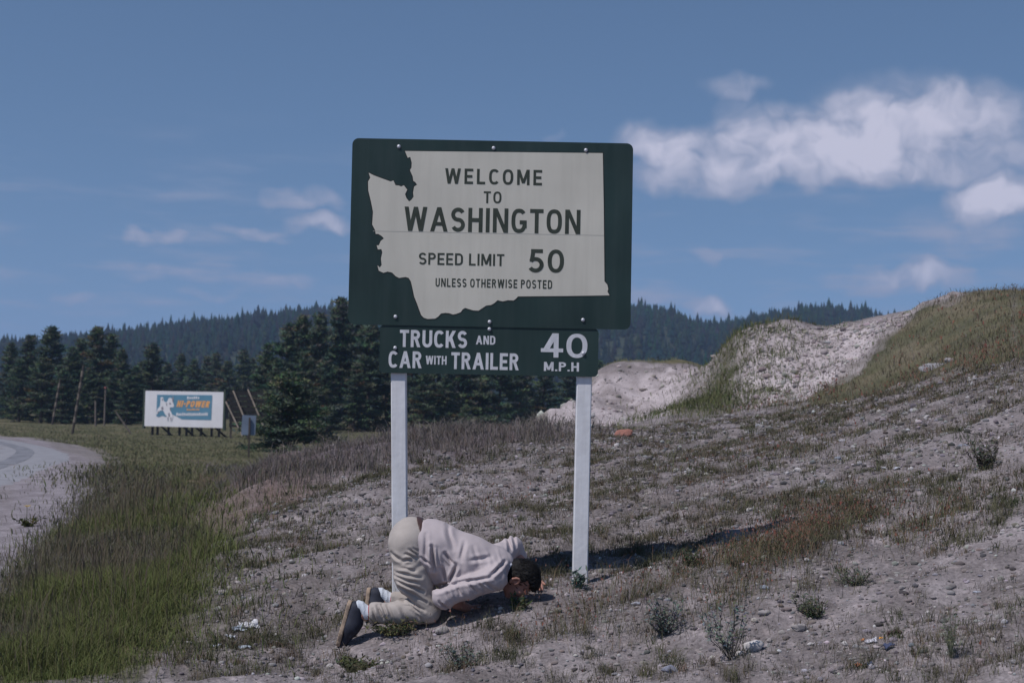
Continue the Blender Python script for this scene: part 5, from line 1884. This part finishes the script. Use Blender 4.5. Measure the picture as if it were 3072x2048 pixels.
    # hands: palm, four fingers, thumb
    def hand(w, d, up, side):
        d = np.array(d, float); d /= np.linalg.norm(d)
        side = np.array(side, float); side -= d * (side @ d); side /= np.linalg.norm(side)
        up = np.cross(d, side)
        if up[2] < 0: up = -up
        b.cone(w, w + d * .075, .026, .034, .015, (up, 1.5))
        for i, (o, L) in enumerate(((-.030, .070), (-.010, .080), (.010, .076), (.030, .060))):
            p0 = w + d * .085 + side * o
            p1 = p0 + d * L * .45 + up * .006 + side * o * .15
            p2 = p1 + d * L * .33 - up * .008
            p3 = p2 + d * L * .26 - up * .014
            b.cone(p0, p1, .0095, .0088, .004); b.cone(p1, p2, .0088, .008, .003); b.cone(p2, p3, .008, .0068, .003)
        t0 = w + d * .03 - side * .030
        t1 = t0 + d * .030 - side * .032; t2 = t1 + d * .032 - side * .010
        b.cone(t0, t1, .013, .0105, .008); b.cone(t1, t2, .0105, .008, .003)
    hand(wrN, hand_n - wrN, (0, 0, 1), (.3, 1, 0))
    hand(wrF, S(1622, 1768, 8.60) - wrF, (0, 0, 1), (-1, -.1, .3))
    M_SKIN = mat_basic('skin', (.40, .20, .155), .55, noise=.10, nscale=30)
    M_SKIN.node_tree.nodes['Principled BSDF'].inputs['Subsurface Weight'].default_value = .08
    M_SKIN.node_tree.nodes['Principled BSDF'].inputs['Subsurface Radius'].default_value = (.01, .004, .002)
    add('body', b, M_SKIN)
    # eyes and eyebrows are too deep in shade to see but belong to the face
    for s in (-1, 1):
        V = ICO3 * .0105 + (hp(.008, .0845, .030 * s) - org)
        link('eye', mesh_data('eye', V, ICOF3, (mat_basic('eye', (.5, .47, .44), .3),), True), root)

    # ---- hair: cap over back and crown, short at the nape
    hv = Vol(hc - .2, hc + .2, .0055)
    hv.ell(hp(.026, -.016, 0), HA, (.112, .103, .086), .02)
    hv.ell(hp(.075, .042, 0), HA, (.048, .052, .066), .03)        # forelock
    hv.cone(hp(-.05, -.075, 0), hp(.0, -.06, 0), .046, .06, .03)  # nape
    hv.cut(hp(-.075, -.05, 0), -cdir * .9 + ndir * .25)
    # clear the face: keep what lies behind the hairline
    sl, X = hv._sub(hv.lo, hv.lo + hv.h * hv.n)
    q = (X - hc) @ HA.T
    line = np.maximum(q[..., 1] - (.016 + .25 * np.clip(q[..., 0] - .02, -.1, .2)), -(q[..., 0] - .052) * .9)   # face opening
    ear = .030 - np.sqrt(((q[..., 0] + .020) / 1.15) ** 2 + (q[..., 1] + .002) ** 2)
    face = np.minimum(q[..., 1] - .018, .058 - q[..., 0])
    hv.d = np.maximum(hv.d, np.maximum(face, 0 * face - 1).astype(np.float32))
    hv.d = np.maximum(hv.d, np.where(np.abs(q[..., 2]) > .05, ear, -1).astype(np.float32))
    def strands(X):
        q = (X - hc) @ HA.T
        a = np.arctan2(q[:, 2], -q[:, 1])
        return (np.abs(vn3(np.stack([q[:, 0] * 30, a * 9, q[:, 1] * 12], 1), 2) - .5) - .22) * .016 + (vn3(X * 130, 4) - .5) * .005
    hv.displace(strands)
    M_HAIR = mat_basic('hair', (.010, .009, .009), .6, noise=.3, nscale=60, bump=.25, bscale=160, spec=.15)
    add('hair', hv, M_HAIR)
    # loose locks over forehead and crown
    rng = np.random.default_rng(8)
    V, F = [], []
    for i in range(420):
        d = rng.normal(0, 1, 3); d[0] = abs(d[0]) * .9 - .25; d[1] = d[1] * .8 - .35; d /= np.linalg.norm(d)
        base = hp(.026, -.016, 0) + (d * np.array([.110, .101, .084])) @ HA
        flow = (np.array([.55, .75, 0.2 * rng.normal()]) + rng.normal(0, .25, 3)) @ HA
        nn = d @ HA
        flow = flow - nn * (flow @ nn); flow /= np.linalg.norm(flow) + 1e-9
        L = rng.uniform(.02, .045)
        sd = np.cross(flow, nn) * .0028
        p1 = base + flow * L * .5 + nn * .006; p2 = base + flow * L + nn * rng.uniform(-.004, .008)
        j = len(V)
        V += [base - sd - org, base + sd - org, p1 + sd * .8 - org, p1 - sd * .8 - org, p2 - org]
        F += [(j, j + 1, j + 2, j + 3), (j + 3, j + 2, j + 4)]
    link('hair_locks', mesh_data('hair_locks', V, F, (M_HAIR,)), root)['kind'] = 'stuff'

    # ---- trousers
    t = Vol(LO, HI, .0062)
    pel = S(1236, 1618, 8.505)
    t.ell(pel, np.eye(3), (.128, .178, .125), .03)
    t.cone(pel, S(1285, 1630, 8.505), .13, .128, .05, ((0, 1, 0), .80))
    for hp_, m_, k_, a_, ra in ((hipN, midN, kneeN, ankN, .056), (hipF, midF, kneeF, ankF, .054)):
        t.cone(hp_, m_, .112, .099, .05); t.cone(m_, k_, .099, .070, .045)
        t.cone(k_, k_ + (a_ - k_) * .5, .068, .064, .022); t.cone(k_ + (a_ - k_) * .5, a_ + (k_ - a_) * .06, .064, ra, .02)
        # hanging loose cuff
        t.cone(a_ + (k_ - a_) * .12 + np.array([0, 0, -.028]), a_ + (k_ - a_) * .3 + np.array([0, 0, -.02]), .034, .04, .02)
    cufN = ankN + (kneeN - ankN) * .02; cufF = ankF + (kneeF - ankF) * .02
    sl, X = t._sub(t.lo, t.lo + t.h * t.n)
    for c, dirn, yl, yh in ((cufN, ankN - kneeN, 8.0, 8.52), (cufF, ankF - kneeF, 8.52, 9.2)):
        dirn = dirn / np.linalg.norm(dirn)
        pl = (X - c) @ dirn
        near = (X[..., 1] >= yl) & (X[..., 1] < yh) & (X[..., 2] < hipN[2] - .12)
        t.d = np.where(near, np.maximum(t.d, pl.astype(np.float32)), t.d)
    wn = np.array([.93, 0, .37])      # waistband plane
    wp = S(1263, 1576, 8.5)
    t.d = np.maximum(t.d, ((X - wp) @ (wn / np.linalg.norm(wn)) - .045).astype(np.float32))

    def tfold(X):
        # folds swing round the back of the knee and under the seat, broken up by noise
        w = (vn3(X * 7, 1) - .5)
        a = X[:, 0] - S(1150, 1690, 8.4)[0]; z = X[:, 2] - S(1150, 1690, 8.4)[2]
        ph = (z + .55 * a) * 62 + w * 7 + (X[:, 1] - 8.4) * 9
        thigh = np.exp(-((X[:, 2] - S(0, 1760, 8.4)[2]) / .15) ** 2)
        f = -np.maximum(0, np.sin(ph)) ** 2 * .015 * thigh
        seat = np.exp(-(((X[:, 2] - S(0, 1672, 8.4)[2]) / .05) ** 2 + ((X[:, 0] - S(1235, 1670, 8.4)[0]) / .09) ** 2))
        f = f + np.sin((z - .4 * a) * 105 + w * 6) * .011 * seat
        shin = (X[:, 2] < kneeN[2] + .045) & (X[:, 0] < kneeN[0] - .04)
        f = np.where(shin, -np.maximum(0, np.sin((X[:, 0] * 55 + X[:, 2] * 30) + w * 8)) ** 3 * .014, f)
        f = f * .45
        f = f + creases(X, [(1176, 1657, 1211, 1682, .014, .009), (1211, 1680, 1240, 1674, .014, .008), (1219, 1658, 1254, 1672, .014, .007), (1230, 1644, 1254, 1663, .013, .007), (1240, 1640, 1256, 1652, .010, .006),
                            (1186, 1712, 1266, 1728, .012, .008), (1187, 1724, 1256, 1746, .013, .008), (1191, 1737, 1273, 1771, .015, .008), (1200, 1757, 1281, 1802, .015, .008), (1208, 1786, 1274, 1828, .014, .008), (1225, 1806, 1262, 1836, .012, .007),
                            (1200, 1700, 1250, 1706, .009, .007), (1133, 1814, 1152, 1852, .014, .008), (1164, 1814, 1189, 1860, .012, .009), (1147, 1812, 1166, 1850, .010, .007), (1205, 1822, 1222, 1862, .009, .010), (1120, 1822, 1130, 1866, .012, .006), (1240, 1826, 1262, 1858, .008, .010)])
        return f + (vn3(X * 22, 5) - .5) * .005
    t.displace(tfold)
    M_TROU = mat_basic('trouser_cloth', (.41, .365, .335), .85, noise=.06, nscale=14, bump=.12, bscale=160)
    add('trousers', t, M_TROU)

    # ---- belt
    bl = Vol(S(1200, 1720, 8.2), S(1340, 1500, 8.9), .006)
    bl.lo = np.array([S(1200, 1720, 8.5)[0], 8.2, S(1200, 1720, 8.5)[2]]); bl.n = np.array([60, 105, 80]); bl.d = np.full(bl.n, .25, np.float32)
    bl.ell(pel, np.eye(3), (.134, .184, .131), .03)
    bl.cone(pel, S(1285, 1630, 8.505), .136, .134, .05, ((0, 1, 0), .80))
    wnn = wn / np.linalg.norm(wn)
    sl, X = bl._sub(bl.lo, bl.lo + bl.h * bl.n)
    s_ = (X - wp) @ wnn
    bl.d = np.maximum(bl.d, (np.abs(s_ - .010) - .016).astype(np.float32))
    add('belt', bl, mat_basic('belt_leather', (.075, .042, .038), .5))

    # ---- shirt
    s = Vol(LO, HI, .0058)
    s.cone(S(1240, 1632, 8.50), S(1296, 1643, 8.5), .156, .161, .05, ((0, 1, 0), .86))
    s.cone(S(1290, 1642, 8.50), chest, .161, .164, .06, ((0, 1, 0), .92))
    s.cone(chest, upper, .164, .138, .06, ((0, 1, 0), .88))
    s.cone(S(1300, 1690, 8.5), S(1400, 1725, 8.5), .118, .11, .07, ((0, 1, 0), .90))       # cloth hanging under the belly
    s.cone(upper, shN, .112, .078, .045); s.cone(upper, shF, .11, .085, .05)
    s.cone(upper, S(1500, 1700, 8.5), .120, .085, .05)
    s.cone(shN, elN + (shN - elN) * .15, .076, .062, .012)
    s.cone(elN + (shN - elN) * .15, elN, .062, .059, .01)
    s.cone(elN, S(1342, 1816, 8.335), .058, .050, .015)
    s.cone(shF, elF, .080, .064, .03)
    s.cone(elF, S(1556, 1668, 8.83), .062, .054, .02)
    sl, X = s._sub(s.lo, s.lo + s.h * s.n)
    # hem: waves round the hips
    hem = S(1244, 1640, 8.5)
    hn = np.array([-.985, 0, .10]); hn /= np.linalg.norm(hn)
    wave = .012 * np.sin(X[..., 1] * 38 + X[..., 2] * 14)
    s.d = np.maximum(s.d, ((X - hem) @ hn + wave).astype(np.float32))
    s.d = np.maximum(s.d, ((X - S(1258, 1600, 8.5)) @ np.array([-.936, 0, .351]) + wave * .4).astype(np.float32))
    # near cuff opening, far cuff
    cn = S(1340, 1822, 8.335)
    pl = (X - cn) @ (np.array([.38, .1, -.92]))
    nearc = np.sqrt(((X - cn) ** 2).sum(-1)) < .09
    s.d = np.where(nearc, np.maximum(s.d, pl.astype(np.float32)), s.d)
    # collar: hollow out for neck and head
    def hollow(c, A, r):
        q = (X - c) @ np.array(A).T
        d = (np.sqrt(((q / np.array(r)) ** 2).sum(-1)) - 1) * min(r)
        s.d = np.maximum(s.d, (-d).astype(np.float32))
    hollow(S(1528, 1722, 8.49), np.stack([cdir, ndir, sdir]), (.075, .075, .075))

    def sfold(X):
        w = vn3(X * 6, 11) - .5; w2 = vn3(X * 13, 12) - .5
        # drapes hang from the spine, more towards the flank
        low = np.clip((S(0, 1600, 8.4)[2] - X[:, 2]) / .22, 0, 1)
        ph = X[:, 0] * 44 + X[:, 2] * 16 + w * 9
        f = -np.maximum(0, np.sin(ph)) ** 2 * .024 * low + np.maximum(0, np.sin(ph * .55 + 1)) * .010 * low
        # sleeve creases
        ax = (X - elN) @ ((shN - elN) / np.linalg.norm(shN - elN))
        sleeve = np.exp(-(np.linalg.norm(X - elN - np.outer(ax, (shN - elN) / np.linalg.norm(shN - elN)), axis=1) / .085) ** 4) * (X[:, 1] < 8.42)
        f2 = -np.maximum(0, np.sin(ax * 52 + (X[:, 2] - elN[2]) * 38 + w * 8)) ** 2 * .017
        f = f * (1 - sleeve) + f2 * sleeve
        f = f * .5
        f = f + creases(X, [(1297, 1636, 1303, 1706, .026, .011), (1311, 1640, 1316, 1702, .010, .009), (1336, 1656, 1360, 1688, .018, .009), (1369, 1690, 1350, 1740, .022, .010), (1393, 1628, 1386, 1676, .010, .011),
                            (1308, 1762, 1380, 1741, .015, .010), (1376, 1742, 1474, 1724, .016, .010), (1339, 1578, 1360, 1644, .009, .012), (1473, 1720, 1514, 1686, .020, .010), (1410, 1677, 1472, 1670, .010, .011), (1325, 1700, 1340, 1748, .018, .010),
                            (1404, 1739, 1430, 1768, .014, .008), (1430, 1735, 1460, 1768, .014, .008), (1372, 1748, 1386, 1776, .012, .007), (1322, 1793, 1346, 1820, .014, .007), (1345, 1762, 1362, 1800, .010, .009), (1455, 1740, 1486, 1760, .010, .008),
                            (1280, 1600, 1275, 1680, .008, .010), (1420, 1640, 1440, 1690, .007, .010), (1262, 1668, 1292, 1692, .012, .007)])
        f = f + creases(X, [(1520, 1622, 1532, 1668, .012, .009), (1538, 1622, 1548, 1660, .010, .008)], 9.2) * (X[:, 1] > 8.6)
        return f + w2 * .010
    s.displace(sfold, .055)
    M_SHIRT = mat_basic('shirt_cloth', (.47, .41, .42), .85, noise=.05, nscale=10, bump=.10, bscale=150)
    add('shirt', s, M_SHIRT)
    # collar band
    cv = Vol(S(1500, 1760, 8.3), S(1560, 1650, 8.7), .005)
    cv.lo = np.array([S(1488, 1780, 8.5)[0], 8.36, S(1488, 1780, 8.5)[2]]); cv.n = np.array([44, 54, 50]); cv.d = np.full(cv.n, .25, np.float32)
    nx = (neck1 - neck0) / np.linalg.norm(neck1 - neck0)
    c0 = neck0 + nx * .055
    sd1 = np.cross(nx, [0, 1, 0]); sd1 /= np.linalg.norm(sd1); sd2 = np.cross(nx, sd1)
    ring = [c0 + sd1 * (.078 * math.cos(a)) + sd2 * (.085 * math.sin(a)) for a in np.linspace(0, 2 * math.pi, 17)]
    for i in range(16):
        cv.cone(ring[i], ring[i] + nx * .022, .007, .006, .0); cv.cone(ring[i], ring[i + 1], .008, .008, .004)
        cv.cone(ring[i] + nx * .02, ring[i + 1] + nx * .02, .006, .006, .004)
    add('collar', cv, mat_basic('collar_cloth', (.60, .60, .66), .8))

    # ---- socks and shoes
    M_SOCK = mat_basic('sock_white', (.62, .66, .72), .9, bump=.3, bscale=200)
    M_SRED = mat_basic('sock_red', (.33, .05, .05), .9)
    M_SHOE = mat_basic('shoe_navy', (.028, .031, .046), .7, noise=.2, nscale=30)
    M_SOLE = mat_basic('shoe_sole', (.36, .27, .20), .8, noise=.2, nscale=25)

    def shoe(heel, toe, ank, knee, soln, yaw):
        """heel, toe: ends of the sole's inner line; soln: the way the sole faces."""
        ax = toe - heel; L = np.linalg.norm(ax); ax = ax / L
        n = np.array(soln, float); n -= ax * (n @ ax); n /= np.linalg.norm(n)
        side = np.cross(ax, n)
        lo = np.minimum(np.minimum(heel, toe), ank) - .1; hi = np.maximum(np.maximum(heel, toe), ank) + .1
        v = Vol(lo, hi, .005)
        v.cone(heel - n * .040 + ax * .034, heel - n * .044 + ax * L * .55, .040, .050, .02)
        v.cone(heel - n * .044 + ax * L * .55, toe - n * .026 - ax * .034, .050, .030, .03)
        v.cone(heel - n * .058 + ax * .045, heel - n * .070 + ax * L * .42, .040, .042, .02)
        sl, X = v._sub(v.lo, v.lo + v.h * v.n)
        v.d = np.maximum(v.d, (((X - heel) @ n) + .012).astype(np.float32))
        # throat for the ankle
        q = X - (ank + (heel - ank) * .20)
        ka = (knee - ank) / np.linalg.norm(knee - ank)
        thr = heel - n * .088 + ax * .03
        v.d = np.maximum(v.d, (((X - thr) @ (-n * .86 - ax * .5))).astype(np.float32))
        so = add('shoe', v, M_SHOE)
        u = Vol(lo, hi, .005)
        u.cone(heel + ax * .034, heel + ax * L * .40, .036, .031, .02, (n, .02))
        u.cone(heel + ax * L * .40, heel + ax * L * .70, .031, .046, .02, (n, .02))
        u.cone(heel + ax * L * .70, toe - ax * .030, .046, .032, .02, (n, .02))
        sl, X = u._sub(u.lo, u.lo + u.h * u.n)
        hh = (X - heel) @ n
        u.d = np.maximum(u.d, (np.abs(hh - .001) - .0125).astype(np.float32))
        V, F = u.mesh()
        link('sole', mesh_data('sole', V - org, F, (M_SOLE,), True), so)
        k = Vol(lo, hi + .06, .005)
        k.cone(ank + (heel - ank) * .5, ank, .037, .038, .01); k.cone(ank, ank + (knee - ank) * .16, .038, .044, .01)
        k.displace(lambda X: -np.maximum(0, np.sin(((X - ank) @ ka) * 190 + (vn3(X * 30, 3) - .5) * 3)) * .0035)
        sk = add('sock', k, M_SOCK)
        for f_, wd in ((.02, .006), (.125, .007)):
            r = Vol(lo, hi + .06, .004)
            c = ank + (knee - ank) * f_
            r.cone(ank + (heel - ank) * .5, ank, .0405, .0415, .01); r.cone(ank, ank + (knee - ank) * .2, .0415, .0475, .01)
            sl, X = r._sub(r.lo, r.lo + r.h * r.n)
            r.d = np.maximum(r.d, (np.abs((X - c) @ ka) - wd).astype(np.float32))
            V, F = r.mesh()
            if len(F): link('red_stripe', mesh_data('red_stripe', V - org, F, (M_SRED,), True), sk)
    shoe(S(1052, 1800, 8.36), S(1014, 1936, 8.36), ankN, kneeN, (-1, 0, .10), 0)
    shoe(S(1108, 1762, 8.66), S(1098, 1862, 8.64), ankF, kneeF, (-1, 0, .05), 0)


build_person()
